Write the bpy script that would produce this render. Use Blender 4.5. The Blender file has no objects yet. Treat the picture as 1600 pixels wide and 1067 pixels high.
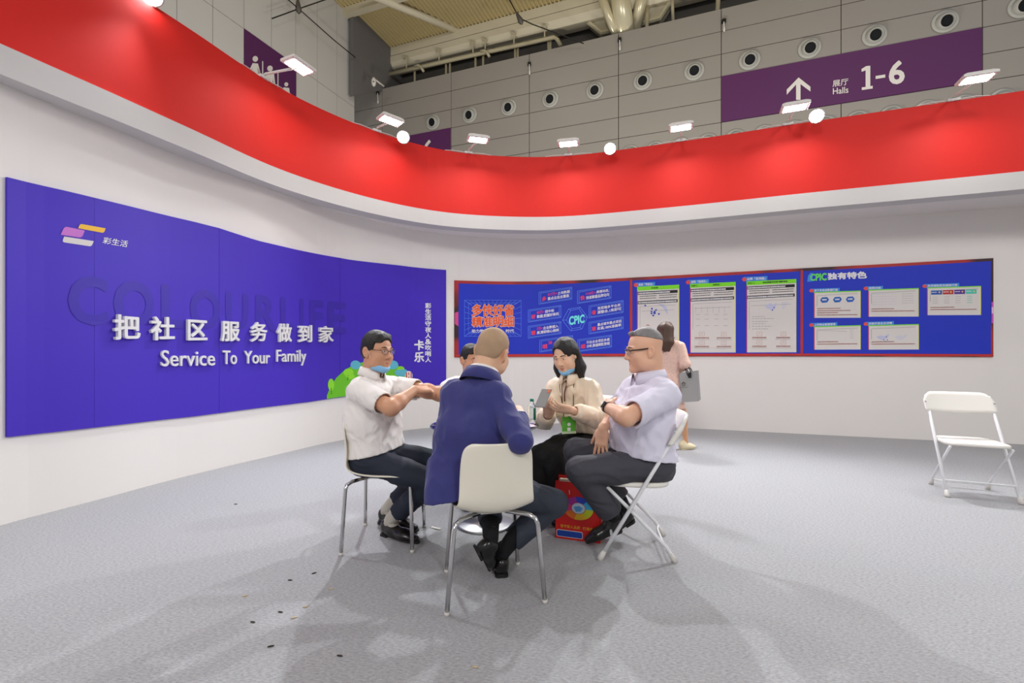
import bpy, bmesh, math, random
import numpy as np
from mathutils import Vector, Matrix, Euler

random.seed(7)
SC = bpy.context.scene
COL = SC.collection

# ------------------------------------------------------------------ camera, world, exposure
F, HZ, CX, CAMH = 720.0, 548.0, 800.0, 1.2      # focal (px), horizon row, centre column, camera height (m)
cam_d = bpy.data.cameras.new('camera'); cam = bpy.data.objects.new('camera', cam_d); COL.objects.link(cam)
cam.location = (0, 0, CAMH); cam.rotation_euler = (math.pi/2, 0, 0)
cam_d.sensor_width = 36.0; cam_d.lens = F/1600*36.0
cam_d.shift_y = (HZ-533.5)/1600.0
cam_d.clip_end = 200
SC.camera = cam
SC.view_settings.view_transform = 'Standard'; SC.view_settings.look = 'None'
SC.view_settings.gamma = 1.0; SC.view_settings.use_curve_mapping = False
SC.view_settings.exposure = 0.0
SC.cycles.caustics_reflective = False      # no firefly caustics from chrome
wd = bpy.data.worlds.new('hall_air'); SC.world = wd; wd.use_nodes = True
bg = wd.node_tree.nodes['Background']; bg.inputs[0].default_value = (.985, .985, 1.0, 1); bg.inputs[1].default_value = 0.40

FLOOD_W, SPOT_W, BAY_W = 5.0, 430.0, 50.0
def area_lamp(name, loc, target, sx, sy, power, col=(1,1,1), spread=math.pi):
    l = bpy.data.lights.new(name, 'AREA'); l.shape = 'RECTANGLE'; l.size = sx; l.size_y = sy
    l.energy = power; l.color = col; l.spread = spread
    o = bpy.data.objects.new(name, l); COL.objects.link(o)
    o.location = loc
    o.rotation_euler = (Vector(target)-Vector(loc)).to_track_quat('-Z', 'Y').to_euler()
    return o
# unseen high-bay lamps assumed under the hall roof, added for overhead ambient light
for bx, by in ((-4, -6), (5, -6), (0, 4), (9, 8), (-1, 13.5)):
    area_lamp('unseen_bay_light', (bx, by, 14.6), (bx, by, 0), 1.6, 1.6, BAY_W, (1, .96, .9))

# two unseen fill lights behind the camera, added to brighten walls and front-facing surfaces
for bx in (-7, 8):
    area_lamp('front_fill_light', (bx, -14, 11.5), (bx*.1, 6, 2), 3.5, 3.5, 900, (1, .98, .96))
# unseen uplights hidden behind the booth, added to brighten hall wall and roof deck
for bx, by, w_ in ((-3, 11.5, 330), (3.5, 11, 420), (10.5, 8.6, 330)):
    area_lamp('hidden_fill_uplight', (bx, by, 3.2), (bx+1.2, by+3.0, 15), 1.0, 1.0, w_, (1, .94, .84))

# ------------------------------------------------------------------ helpers
def px(x, y, d):
    return Vector(((x-CX)*d/F, d, CAMH-(y-HZ)*d/F))
def gnd(x, y, z=0.0):
    d = F*(CAMH-z)/(y-HZ); return Vector(((x-CX)*d/F, d, z))

MATS = {}
def mat(name, col, rough=.6, metal=0.0, var=0.04, scale=8.0, bump=0.0, bscale=60.0, emit=None, trans=0.0, ior=1.45, alpha=1.0, sheen=0.0, coat=0.0, detail=3.0):
    if name in MATS: return MATS[name]
    m = bpy.data.materials.new(name); m.use_nodes = True; nt = m.node_tree; N = nt.nodes; L = nt.links
    b = N['Principled BSDF']
    c = [(v/255.0) for v in col]; lin = [(v/12.92 if v <= .04045 else ((v+.055)/1.055)**2.4) for v in c]
    tc = N.new('ShaderNodeTexCoord')
    if var > 0:
        nz = N.new('ShaderNodeTexNoise'); nz.inputs['Scale'].default_value = scale; nz.inputs['Detail'].default_value = detail
        L.new(tc.outputs['Object'], nz.inputs['Vector'])
        mx = N.new('ShaderNodeMix'); mx.data_type = 'RGBA'
        mx.inputs[6].default_value = [max(0, v*(1-var)) for v in lin]+[1]
        mx.inputs[7].default_value = [min(1, v*(1+var)) for v in lin]+[1]
        L.new(nz.outputs['Fac'], mx.inputs[0]); L.new(mx.outputs[2], b.inputs['Base Color'])
    else:
        b.inputs['Base Color'].default_value = lin+[1]
    b.inputs['Roughness'].default_value = rough; b.inputs['Metallic'].default_value = metal
    if bump > 0:
        n2 = N.new('ShaderNodeTexNoise'); n2.inputs['Scale'].default_value = bscale; n2.inputs['Detail'].default_value = 4
        L.new(tc.outputs['Object'], n2.inputs['Vector'])
        bp = N.new('ShaderNodeBump'); bp.inputs['Strength'].default_value = bump; bp.inputs['Distance'].default_value = .01
        L.new(n2.outputs['Fac'], bp.inputs['Height']); L.new(bp.outputs['Normal'], b.inputs['Normal'])
    if emit:
        b.inputs['Emission Color'].default_value = list(emit[0])+[1]; b.inputs['Emission Strength'].default_value = emit[1]
    b.inputs['Transmission Weight'].default_value = trans; b.inputs['IOR'].default_value = ior
    b.inputs['Alpha'].default_value = alpha
    if sheen: b.inputs['Sheen Weight'].default_value = sheen
    if coat: b.inputs['Coat Weight'].default_value = coat
    MATS[name] = m
    return m

def link_mesh(name, me, m, parent=None, base=None, smooth=False):
    o = bpy.data.objects.new(name, me); COL.objects.link(o)
    if m is not None and len(me.materials) == 0: me.materials.append(m)
    if smooth:
        me.polygons.foreach_set('use_smooth', [True]*len(me.polygons))
    if parent is not None: o.parent = parent
    return o
def obj(name, V, Fc, m, parent=None, smooth=False, base=None):
    """V in world coordinates; a parent is an Empty or mesh with only a location."""
    off = Vector((0, 0, 0))
    if parent is not None: off = world_loc(parent)
    elif base is not None: off = Vector(base)
    V = np.asarray(V, dtype=float).reshape(-1, 3) - np.array(off)
    me = bpy.data.meshes.new(name); me.from_pydata(V.tolist(), [], [list(map(int, f)) for f in Fc]); me.update()
    o = link_mesh(name, me, m, parent, None, smooth)
    if parent is None and base is not None: o.location = off
    return o
def world_loc(o):
    v = Vector(o.location)
    while o.parent is not None:
        o = o.parent; v = v + Vector(o.location)
    return v
def empty(name, loc, label=None, cat=None, group=None, kind=None):
    o = bpy.data.objects.new(name, None); COL.objects.link(o); o.location = loc; o.empty_display_size = .1
    tag(o, label, cat, group, kind); return o
def tag(o, label=None, cat=None, group=None, kind=None):
    if label: o['label'] = label
    if cat: o['category'] = cat
    if group: o['group'] = group
    if kind: o['kind'] = kind
    return o

class MB:
    def __init__(s): s.v = []; s.f = []
    def add(s, V, Fc):
        n = len(s.v); s.v += [tuple(p) for p in V]; s.f += [[i+n for i in f] for f in Fc]; return s
    def box(s, c, size, M=None):
        hx, hy, hz = size[0]/2, size[1]/2, size[2]/2
        V = [Vector((x, y, z)) for x in (-hx, hx) for y in (-hy, hy) for z in (-hz, hz)]
        if M is not None: V = [M @ v for v in V]
        V = [v+Vector(c) for v in V]
        return s.add(V, [(0, 1, 3, 2), (4, 6, 7, 5), (0, 4, 5, 1), (2, 3, 7, 6), (0, 2, 6, 4), (1, 5, 7, 3)])
    def tube(s, pts, r, n=10, cap=True, flat=1.0):
        P = [Vector(p) for p in pts]; m = len(P)
        R = r if isinstance(r, (list, tuple)) else [r]*m
        V = []; up = None
        for i in range(m):
            t = (P[min(i+1, m-1)]-P[max(i-1, 0)]).normalized()
            if up is None:
                up = Vector((0, 0, 1)) if abs(t.z) < .9 else Vector((1, 0, 0))
            a = (up - t*up.dot(t)).normalized(); b = t.cross(a); up = a
            for k in range(n):
                th = 2*math.pi*k/n
                V.append(P[i]+a*(R[i]*math.cos(th)*flat)+b*(R[i]*math.sin(th)))
        Fc = []
        for i in range(m-1):
            for k in range(n):
                Fc.append((i*n+k, i*n+(k+1) % n, (i+1)*n+(k+1) % n, (i+1)*n+k))
        if cap: Fc += [tuple(range(n-1, -1, -1)), tuple((m-1)*n+k for k in range(n))]
        return s.add(V, Fc)
    def lathe(s, prof, c=(0, 0, 0), axis=None, n=24):
        """prof: list of (r, h) along axis"""
        ax = Vector(axis).normalized() if axis is not None else Vector((0, 0, 1))
        a = ax.orthogonal().normalized(); b = ax.cross(a); c = Vector(c); V = []; Fc = []
        for r, h in prof:
            for k in range(n):
                th = 2*math.pi*k/n; V.append(c+ax*h+a*(r*math.cos(th))+b*(r*math.sin(th)))
        m = len(prof)
        for i in range(m-1):
            for k in range(n): Fc.append((i*n+k, i*n+(k+1) % n, (i+1)*n+(k+1) % n, (i+1)*n+k))
        if prof[0][0] > 1e-6: Fc.append(tuple(range(n-1, -1, -1)))
        if prof[-1][0] > 1e-6: Fc.append(tuple((m-1)*n+k for k in range(n)))
        return s.add(V, Fc)
    def ellipsoid(s, c, r, M=None, n=14, m=9):
        V = []; Fc = []; c = Vector(c)
        for i in range(m+1):
            ph = math.pi*i/m
            for k in range(n):
                th = 2*math.pi*k/n
                p = Vector((r[0]*math.sin(ph)*math.cos(th), r[1]*math.sin(ph)*math.sin(th), r[2]*math.cos(ph)))
                V.append(c+(M @ p if M is not None else p))
        for i in range(m):
            for k in range(n): Fc.append((i*n+k, (i+1)*n+k, (i+1)*n+(k+1) % n, i*n+(k+1) % n))
        return s.add(V, Fc)
    def prism(s, pts, ext):
        """closed polygon pts (3D, planar) extruded by vector ext"""
        n = len(pts); P = [Vector(p) for p in pts]; e = Vector(ext)
        V = P+[p+e for p in P]
        return s.add(V, [tuple(range(n-1, -1, -1)), tuple(range(n, 2*n))]+[(i, (i+1) % n, n+(i+1) % n, n+i) for i in range(n)])
    def build(s, name, m, parent=None, smooth=False, base=None, bevel=0.0):
        o = obj(name, s.v, s.f, m, parent, smooth, base)
        if bevel > 0:
            md = o.modifiers.new('bevel', 'BEVEL'); md.width = bevel; md.segments = 2; md.limit_method = 'ANGLE'
        return o
def spline(pts, n=8):
    """Catmull-Rom through pts -> dense list"""
    P = [np.array(p, float) for p in pts]; P = [2*P[0]-P[1]]+P+[2*P[-1]-P[-2]]; out = []
    for i in range(1, len(P)-2):
        for k in range(n):
            t = k/n; p0, p1, p2, p3 = P[i-1], P[i], P[i+1], P[i+2]
            out.append(.5*((2*p1)+(-p0+p2)*t+(2*p0-5*p1+4*p2-p3)*t*t+(-p0+3*p1-3*p2+p3)*t**3))
    out.append(P[-2]); return out

# ------------------------------------------------------------------ surfaces that carry prints
class Surf:
    """vertical surface standing on a plan curve"""
    def __init__(s, pts):
        s.P = np.array(pts, float); d = np.diff(s.P, axis=0); L = np.hypot(d[:, 0], d[:, 1])
        s.S = np.concatenate([[0], np.cumsum(L)])
        T = np.gradient(s.P, axis=0); T /= np.linalg.norm(T, axis=1)[:, None]
        s.N = np.stack([T[:, 1], -T[:, 0]], 1)           # towards the booth
        ok = s.P[:, 1] > .3
        s.u = np.where(ok, s.P[:, 0]/np.maximum(s.P[:, 1], .3), -99+np.arange(len(s.P))*1e-3)
    def xy(s, q, off=0.0):
        x = np.interp(q, s.S, s.P[:, 0]); y = np.interp(q, s.S, s.P[:, 1])
        nx = np.interp(q, s.S, s.N[:, 0]); ny = np.interp(q, s.S, s.N[:, 1])
        return x+nx*off, y+ny*off
    def pt(s, q, z, off=0.0):
        x, y = s.xy(q, off); return Vector((x, y, z))
    def nrm(s, q):
        return Vector((np.interp(q, s.S, s.N[:, 0]), np.interp(q, s.S, s.N[:, 1]), 0)).normalized()
    def sx(s, x):
        return float(np.interp((x-CX)/F, s.u, s.S))
    def sz(s, x, y):
        q = s.sx(x); _, d = s.xy(q); return q, CAMH-(y-HZ)*d/F
def sheet(name, surf, top, bot, off, thick, m, parent, n=None):
    """print or board between two pixel polylines, laid on the surface"""
    tq = [surf.sz(*p) for p in top]; bq = [surf.sz(*p) for p in bot]
    q0, q1 = tq[0][0], tq[-1][0]
    n = n or max(1, int(abs(q1-q0)/.12)+1)
    V = []; Fc = []
    for i in range(n+1):
        q = q0+(q1-q0)*i/n
        zt = np.interp(q, [a[0] for a in tq], [a[1] for a in tq]); zb = np.interp(q, [a[0] for a in bq], [a[1] for a in bq])
        V += [surf.pt(q, zb, off), surf.pt(q, zt, off)]
        if thick > 0: V += [surf.pt(q, zb, off-thick), surf.pt(q, zt, off-thick)]
    w = 4 if thick > 0 else 2
    for i in range(n):
        a, b = i*w, (i+1)*w
        Fc.append((a, b, b+1, a+1))
        if thick > 0: Fc += [(a+1, b+1, b+3, a+3), (a, a+2, b+2, b), (a+2, a+3, b+3, b+2)]
    if thick > 0:
        e = n*w; Fc += [(0, 1, 3, 2), (e, e+2, e+3, e+1)]
    return obj(name, V, Fc, m, parent)
def poly(name, surf, pts, off, m, parent, thick=0.0):
    Q = [surf.sz(*p) for p in pts]; V = [surf.pt(q, z, off) for q, z in Q]; n = len(V)
    # wind so that the face looks into the booth
    a = sum(Q[i][0]*Q[(i+1) % n][1]-Q[(i+1) % n][0]*Q[i][1] for i in range(n))
    idx = list(range(n)) if a > 0 else list(range(n-1, -1, -1))
    Fc = [idx]
    if thick:
        V += [surf.pt(q, z, off-thick) for q, z in Q]
        Fc += [(idx[(i+1) % n], idx[i], idx[i]+n, idx[(i+1) % n]+n) for i in range(n)]
    return obj(name, V, Fc, m, parent)
def rquad(x0, y0, x1, y1, r, n=4):
    out = []
    for cx, cy, a0 in ((x1-r, y0+r, -90), (x1-r, y1-r, 0), (x0+r, y1-r, 90), (x0+r, y0+r, 180)):
        for k in range(n+1):
            a = math.radians(a0+90*k/n); out.append((cx+r*math.cos(a), cy+r*math.sin(a)))
    return out
def lines(name, surf, segs, width, off, m, parent):
    b = MB()
    for p, q in segs:
        a = surf.sz(*p); c = surf.sz(*q)
        d = Vector((c[0]-a[0], c[1]-a[1]));
        if d.length < 1e-6: continue
        d.normalize(); w = Vector((-d.y, d.x))*width/2
        Q = [(a[0]-w.x, a[1]-w.y), (c[0]-w.x, c[1]-w.y), (c[0]+w.x, c[1]+w.y), (a[0]+w.x, a[1]+w.y)]
        b.add([surf.pt(u, z, off) for u, z in Q], [(0, 1, 2, 3)])
    return b.build(name, m, parent)
_TX = {}
def text_mesh(body, bold=0.0, ext=0.0, shear=0.0, bev=0.0):
    key = (body, bold, ext, shear, bev)
    if key in _TX: return _TX[key]
    c = bpy.data.curves.new('t', 'FONT'); c.body = body; c.size = 1; c.offset = 0; c.extrude = ext; c.shear = shear
    c.bevel_depth = bev; c.bevel_resolution = 1
    c.resolution_u = 3
    o = bpy.data.objects.new('t', c); COL.objects.link(o)
    dg = bpy.context.evaluated_depsgraph_get(); me = bpy.data.meshes.new_from_object(o.evaluated_get(dg))
    V = np.array([v.co[:] for v in me.vertices]).reshape(-1, 3); Fc = [tuple(p.vertices) for p in me.polygons]
    bpy.data.objects.remove(o); bpy.data.curves.remove(c); bpy.data.meshes.remove(me)
    if bold > 0:            # embolden with shifted copies: outline offsetting breaks dense characters
        W = []; G = []; n = len(V)
        for i in range(8):
            a = math.pi*i/4; W.append(V+np.array((bold*math.cos(a), bold*math.sin(a), 0))); G += [tuple(k+i*n for k in f) for f in Fc]
        V = np.concatenate(W); Fc = G
    _TX[key] = (V, Fc); return V, Fc
def text(name, surf, body, quad, off, m, parent, bold=.012, depth=0.0, shear=0.0, split=False, bev=0.0):
    """quad px: (x0, ytop0, ybot0, x1, ytop1, ybot1)"""
    V, Fc = text_mesh(body, bold, .1 if depth > 0 else 0.0, shear, bev)
    if len(V) == 0: return None
    lo, hi = V.min(0), V.max(0); W = (V-lo)/np.maximum(hi-lo, 1e-6)
    x0, t0, b0, x1, t1, b1 = quad
    q0, zt0 = surf.sz(x0, t0); _, zb0 = surf.sz(x0, b0); q1, zt1 = surf.sz(x1, t1); _, zb1 = surf.sz(x1, b1)
    q = q0+(q1-q0)*W[:, 0]; zt = zt0+(zt1-zt0)*W[:, 0]; zb = zb0+(zb1-zb0)*W[:, 0]; z = zb+(zt-zb)*W[:, 1]
    o_ = off+(W[:, 2]*depth if depth > 0 else 0.0)
    o_ = o_+(np.arange(len(V))//max(1, len(V)//8))*.00009 if bold > 0 else o_     # shifted copies never share a plane
    x, y = surf.xy(q, o_); P = np.stack([x, y, z], 1)
    if not split: return obj(name, P, Fc, m, parent)
    # one object for each letter: connected pieces that overlap in x belong together
    n = len(P); par = list(range(n))
    def find(a):
        while par[a] != a: par[a] = par[par[a]]; a = par[a]
        return a
    for f in Fc:
        for k in f[1:]: par[find(k)] = find(f[0])
    root = np.array([find(i) for i in range(n)]); comps = []
    for r in np.unique(root):
        ids = np.where(root == r)[0]; comps.append([W[ids, 0].min(), W[ids, 0].max(), [r]])
    comps.sort(); mer = []
    for c in comps:
        if mer and min(mer[-1][1], c[1])-max(mer[-1][0], c[0]) > .4*min(c[1]-c[0], mer[-1][1]-mer[-1][0]):
            mer[-1][1] = max(mer[-1][1], c[1]); mer[-1][2] += c[2]
        else: mer.append(c)
    out = []
    for c in mer:
        ids = np.where(np.isin(root, c[2]))[0]; mp = -np.ones(n, int); mp[ids] = np.arange(len(ids)); s_ = set(ids.tolist())
        out.append(obj(name, P[ids], [[mp[k] for k in f] for f in Fc if f[0] in s_], m, parent))
    return out
# ------------------------------------------------------------------ materials of the setting
def carpet():
    m = bpy.data.materials.new('grey_carpet'); m.use_nodes = True; nt = m.node_tree; N = nt.nodes; L = nt.links; b = N['Principled BSDF']
    tc = N.new('ShaderNodeTexCoord')
    mp = N.new('ShaderNodeMapping'); mp.inputs['Rotation'].default_value = (0, 0, .5); mp.inputs['Scale'].default_value = (1, 2.6, 1)
    L.new(tc.outputs['Object'], mp.inputs['Vector'])
    n1 = N.new('ShaderNodeTexNoise'); n1.inputs['Scale'].default_value = 55; n1.inputs['Detail'].default_value = 6; n1.inputs['Roughness'].default_value = .75
    L.new(mp.outputs['Vector'], n1.inputs['Vector'])
    n2 = N.new('ShaderNodeTexNoise'); n2.inputs['Scale'].default_value = .7; n2.inputs['Detail'].default_value = 3
    L.new(tc.outputs['Object'], n2.inputs['Vector'])
    r = N.new('ShaderNodeValToRGB'); e = r.color_ramp.elements
    e[0].position = .32; e[0].color = (.25, .25, .262, 1); e[1].position = .68; e[1].color = (.50, .50, .515, 1)
    L.new(n1.outputs['Fac'], r.inputs['Fac'])
    mx = N.new('ShaderNodeMix'); mx.data_type = 'RGBA'; mx.blend_type = 'MULTIPLY'; mx.inputs[0].default_value = 1
    r2 = N.new('ShaderNodeValToRGB'); r2.color_ramp.elements[0].color = (.95, .945, .93, 1); r2.color_ramp.elements[1].color = (1, 1, 1, 1)
    L.new(n2.outputs['Fac'], r2.inputs['Fac']); L.new(r.outputs['Color'], mx.inputs[6]); L.new(r2.outputs['Color'], mx.inputs[7])
    L.new(mx.outputs[2], b.inputs['Base Color']); b.inputs['Roughness'].default_value = .95
    bp = N.new('ShaderNodeBump'); bp.inputs['Strength'].default_value = .25; bp.inputs['Distance'].default_value = .004
    L.new(n1.outputs['Fac'], bp.inputs['Height']); L.new(bp.outputs['Normal'], b.inputs['Normal'])
    return m
M_CARPET = carpet()
M_WALL = mat('white_painted_board', (236, 231, 227), .7, var=.02, scale=1.5)
M_RED = mat('red_board', (216, 27, 15), .65, var=.03, scale=2)
M_TRIM = mat('white_trim', (206, 203, 201), .6, var=.015, scale=2)
M_GREY = mat('dark_grey_cladding', (146, 141, 135), .45, var=.04, scale=.8)
M_LGREY = mat('light_grey_cladding', (200, 198, 195), .5, var=.03, scale=.8)
M_DARK = mat('dark_gap', (38, 37, 36), .9, var=.05)
M_BEAM = mat('cream_painted_steel', (206, 198, 174), .6, var=.04, scale=1)
M_DECK = mat('ochre_roof_deck', (194, 178, 132), .6, var=.06, scale=1)
M_PIPE = mat('pale_pipe_paint', (186, 178, 150), .45, var=.04, scale=2)
M_PURP = mat('purple_sign', (84, 32, 86), .5, var=.03)
M_SIGNW = mat('white_sign_print', (222, 216, 212), .6, var=0)
M_BLACK = mat('black_metal', (22, 22, 22), .45, var=.05)
M_LAMPW = mat('white_lamp_body', (222, 218, 212), .4, var=.02)
M_LED = mat('lit_led_panel', (255, 255, 255), .4, var=0, emit=((1, .985, .95), 14))
M_BULB = mat('lit_spot_glass', (255, 255, 255), .4, var=0, emit=((.93, .97, 1), 40))

# ------------------------------------------------------------------ floor
b = MB(); b.add([(-40, -25, 0), (40, -25, 0), (40, 45, 0), (-40, 45, 0), (-40, -25, -.1), (40, -25, -.1), (40, 45, -.1), (-40, 45, -.1)],
                [(0, 1, 2, 3), (7, 6, 5, 4), (0, 4, 5, 1), (1, 5, 6, 2), (2, 6, 7, 3), (3, 7, 4, 0)])
tag(b.build('floor', M_CARPET), 'pale grey needle felt carpet laid through the booth', kind='structure')

# ------------------------------------------------------------------ booth wall and fascia
fl = [(0, 820.7), (75, 801), (150, 781.5), (224, 761.5), (259, 752), (315, 738), (371, 724.5), (440, 708.5), (490, 696.5), (544, 685.5), (629, 672.8), (672, 668)]
wp = [np.array(gnd(*p)[:2]) for p in fl]
wp = [np.array((-3.98, -.6)), np.array((-3.92, .6)), np.array((-3.78, 1.9))]+wp+[np.array(p) for p in
     ((-.62, 7.5), (.25, 7.68), (1.4, 7.53))]+[np.array(gnd(*p)[:2]) for p in ((1072, 668.7), (1260, 678.3), (1460, 688))]+[np.array((6.6, 5.9)), np.array((9.5, 4.96))]
cv = np.array(spline(wp, 10))
for _ in range(30): cv[1:-1] = cv[1:-1]*.5+(cv[:-2]+cv[2:])*.25
WALL = Surf(cv)
fr = [(0, 69), (66, 99), (161, 140), (230, 171.5), (300, 203), (332, 218), (380, 241), (410, 254), (455, 272.5), (555, 305), (655, 327.3), (730, 336.6), (827, 340),
      (890, 338.6), (970, 331.7), (1062, 322.8), (1130, 316), (1225, 305.5), (1320, 296), (1535, 274.6), (1600, 267.7)]
HB, HT, HW = 2.04, 2.96, 1.837
fp = []
for x, y in fr:
    d = HB*F/(HZ-y); fp.append(np.array(((x-CX)*d/F, d)))
d0 = fp[0]-fp[2]; d0 /= np.linalg.norm(d0); d1 = fp[-1]-fp[-3]; d1 /= np.linalg.norm(d1)
fp = [fp[0]+d0*3.4, fp[0]+d0*1.6]+fp+[fp[-1]+d1*1.4, fp[-1]+d1*2.8]
cv = np.array(spline(fp, 10))
for _ in range(60): cv[1:-1] = cv[1:-1]*.5+(cv[:-2]+cv[2:])*.25
FAS = Surf(cv)
ZB, ZT, ZW = CAMH+HB, CAMH+HT, CAMH+HW

def band(name, surf, q0, q1, n, z0, z1, off, thick, m, parent):
    V = []; Fc = []
    for i in range(n+1):
        q = q0+(q1-q0)*i/n
        V += [surf.pt(q, z0, off), surf.pt(q, z1, off), surf.pt(q, z1, off-thick), surf.pt(q, z0, off-thick)]
    for i in range(n):
        a, c = 4*i, 4*i+4
        for k in range(4): Fc.append((a+k, c+k, c+(k+1) % 4, a+(k+1) % 4))
    e = 4*n; Fc += [(0, 1, 2, 3), (e+3, e+2, e+1, e)]
    return obj(name, V, Fc, m, parent, smooth=False)
w = band('wall_back', WALL, 0, WALL.S[-1], 130, 0, 3.2, 0, .12, M_WALL, None)
tag(w, 'long curved white booth wall carrying the banners', kind='structure')
fe = empty('trim_1', (0, 0, 0), 'red curved fascia with a white lower strip', kind='structure')
band('red_band', FAS, 0, FAS.S[-1], 130, ZB, ZT, 0, .2, M_RED, fe)
band('white_strip', FAS, 0, FAS.S[-1], 130, ZW, ZB, .015, .22, M_TRIM, fe)
# soffit between strip and wall
V = []; Fc = []
us = np.concatenate([np.linspace(-3.2, -1.2, 20), np.linspace(-1.15, 1.3, 90)])
for u in us:
    q = float(np.interp(u, FAS.u, FAS.S)); p = FAS.pt(q, ZW+.012, -.05); q2 = float(np.interp(u, WALL.u, WALL.S)); r = WALL.pt(q2, ZW+.012, -.05)
    V += [p, r, p+Vector((0, 0, .05)), r+Vector((0, 0, .05))]
for i in range(len(us)-1):
    a, c = 4*i, 4*i+4; Fc += [(a, a+1, c+1, c), (a+2, c+2, c+3, a+3)]
obj('soffit', V, Fc, M_WALL, fe)

# ------------------------------------------------------------------ hall beyond: right-hand grey wall
E1 = np.array((.9374, -.3482)); E2 = np.array((.3714, .9285)); NH = np.array((-.3482, -.9374)); H0 = np.array((-2.64, 20.0)); PW = 3.567
class Plane(Surf):
    def __init__(s, p0, d, length, flip=False):
        n = 40; super().__init__([np.array(p0)+np.array(d)*length*i/n for i in range(n+1)])
HALL = Plane(H0-E1*2*PW, E1, 9*PW)            # q = (t+2)*PW
def hq(t): return (t+2)*PW
def boxon(surf, q0, q1, z0, z1, off, thick):
    A = [surf.pt(q0, z0, off), surf.pt(q1, z0, off), surf.pt(q1, z1, off), surf.pt(q0, z1, off)]
    n = surf.nrm((q0+q1)/2)*(-thick); return A+[a+n for a in A], [(0, 1, 2, 3), (7, 6, 5, 4), (0, 4, 5, 1), (1, 5, 6, 2), (2, 6, 7, 3), (3, 7, 4, 0)]
V, Fc = boxon(HALL, 0, 9*PW, 0, 13.24, -.05, .3)
hw = obj('wall_right', V, Fc, M_DARK, None, base=HALL.pt(0, 0)); tag(hw, 'grey clad hall wall seen over the red fascia', kind='structure')
rows = [13.28-.803*i for i in range(9)]
for ti in range(-2, 7):
    for r in range(8):
        V, Fc = boxon(HALL, hq(ti)+.012, hq(ti+1)-.012, rows[r+1]+.012, rows[r]-.012, 0, .045)
        obj('cladding_panel', V, Fc, M_GREY, hw)
# ---- left-hand light grey wall
LP0 = np.array((-6.84, 20.0)); LD = -E2
LEFT = Plane(LP0+LD*14*1.052, -LD, 14*1.052)    # q runs from near to far so the normal looks inwards
LQ = 14*1.052
V, Fc = boxon(LEFT, 0, LQ-.02, 0, 15.5, -.05, .35)
lw = obj('wall_left', V, Fc, M_LGREY, None, base=LEFT.pt(0, 0)); tag(lw, 'light grey panelled hall wall beside the restroom sign', kind='structure')
for i in range(14):
    for z0, z1 in ((7.96, 11.76), (11.76, 15.56)):
        V, Fc = boxon(LEFT, i*1.052+.008, (i+1)*1.052-.008, z0+.01, z1-.01, 0, .05)
        obj('cladding_panel', V, Fc, M_LGREY, lw)
# ---- return wall and dark back of the service gap
RET = Plane(np.array((-5.95, 21.30))-E2*2.0, E2, 3.9)
V, Fc = boxon(RET, 0, 3.9, 12.9, 15.6, 0, .2)
for i, z in ((0, 11.95), (4, 11.95), (1, 14.5), (5, 14.5)): V[i].z = z      # foot follows the top of the clad wall
tag(obj('wall_return', V, Fc, mat('return_wall_grey', (108, 106, 106), .6, var=.03), None, base=RET.pt(0, 0)), 'dark grey return wall under the roof deck', kind='structure')  # even dark grey, the return wall's own colour
V, Fc = boxon(HALL, hq(-2), hq(7), 12.0, 15.6, -1.6, .2)
tag(obj('wall_service', V, Fc, mat('service_gap_grey', (88, 84, 78), .8, var=.05), None, base=HALL.pt(0, 13)), 'dark wall behind the service gap', kind='structure')
# ---- roof deck, corrugated
DZ = 15.56; V = []; Fc = []; per = .17; n = int(26/per)
def plan(a, c): return H0+E1*a+E2*c
k = 0
for i in range(n):
    for fx, dz in ((0, 0), (.35, 0), (.5, .07), (.85, .07)):
        a = -9+(i+fx)*per; p = plan(a, -11); q = plan(a, 1.4)
        V += [(p[0], p[1], DZ+dz), (q[0], q[1], DZ+dz)]; k += 1
for i in range(k-1): Fc.append((2*i, 2*i+1, 2*i+3, 2*i+2))
tag(obj('ceiling', V, Fc, M_DECK), 'ribbed ochre metal roof deck', kind='structure')
def beam(name, a0, a1, c0, c1, z0, z1, m, parent):
    P = [plan(a0, c0), plan(a1, c0), plan(a1, c1), plan(a0, c1)]
    mb = MB(); mb.add([(p[0], p[1], z) for z in (z0, z1) for p in P], [(3, 2, 1, 0), (4, 5, 6, 7), (0, 1, 5, 4), (1, 2, 6, 5), (2, 3, 7, 6), (3, 0, 4, 7)])
    return mb.build(name, m, parent)
rb = empty('trim_2', (plan(-3, .6)[0], plan(-3, .6)[1], 14.6), 'cream boxed roof beam along the hall wall', kind='structure')
beam('beam_face', -3.75, 16, .62, 1.3, 15.16, DZ, M_BEAM, rb)
beam('beam_face', -3.75, 16, .60, 1.3, 14.84, 15.12, M_BEAM, rb)
# chamfered underside
P = [(.60, 14.84), (.8, 14.62), (1.3, 14.62), (1.3, 14.84)]
mb = MB(); V = []
for a in (-3.75, 16):
    for c, z in P: q = plan(a, c); V.append((q[0], q[1], z))
mb.add(V, [(0, 1, 2, 3), (7, 6, 5, 4), (0, 4, 5, 1), (1, 5, 6, 2), (2, 6, 7, 3), (3, 7, 4, 0)]); mb.build('beam_underside', M_BEAM, rb)
beam('cross_beam', -6, 16, -2.2, -1.9, 15.3, DZ+.02, M_BEAM, rb)
def hallat(x, y, c):
    """pixel -> point on the plane parallel to the hall wall, c metres behind it"""
    u = (x-CX)/F; p0 = H0+E2*c; # p0+E1*a with X/Y=u
    a = (u*p0[1]-p0[0])/(E1[0]-u*E1[1]); q = p0+E1*a; return px(x, y, q[1])
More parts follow.
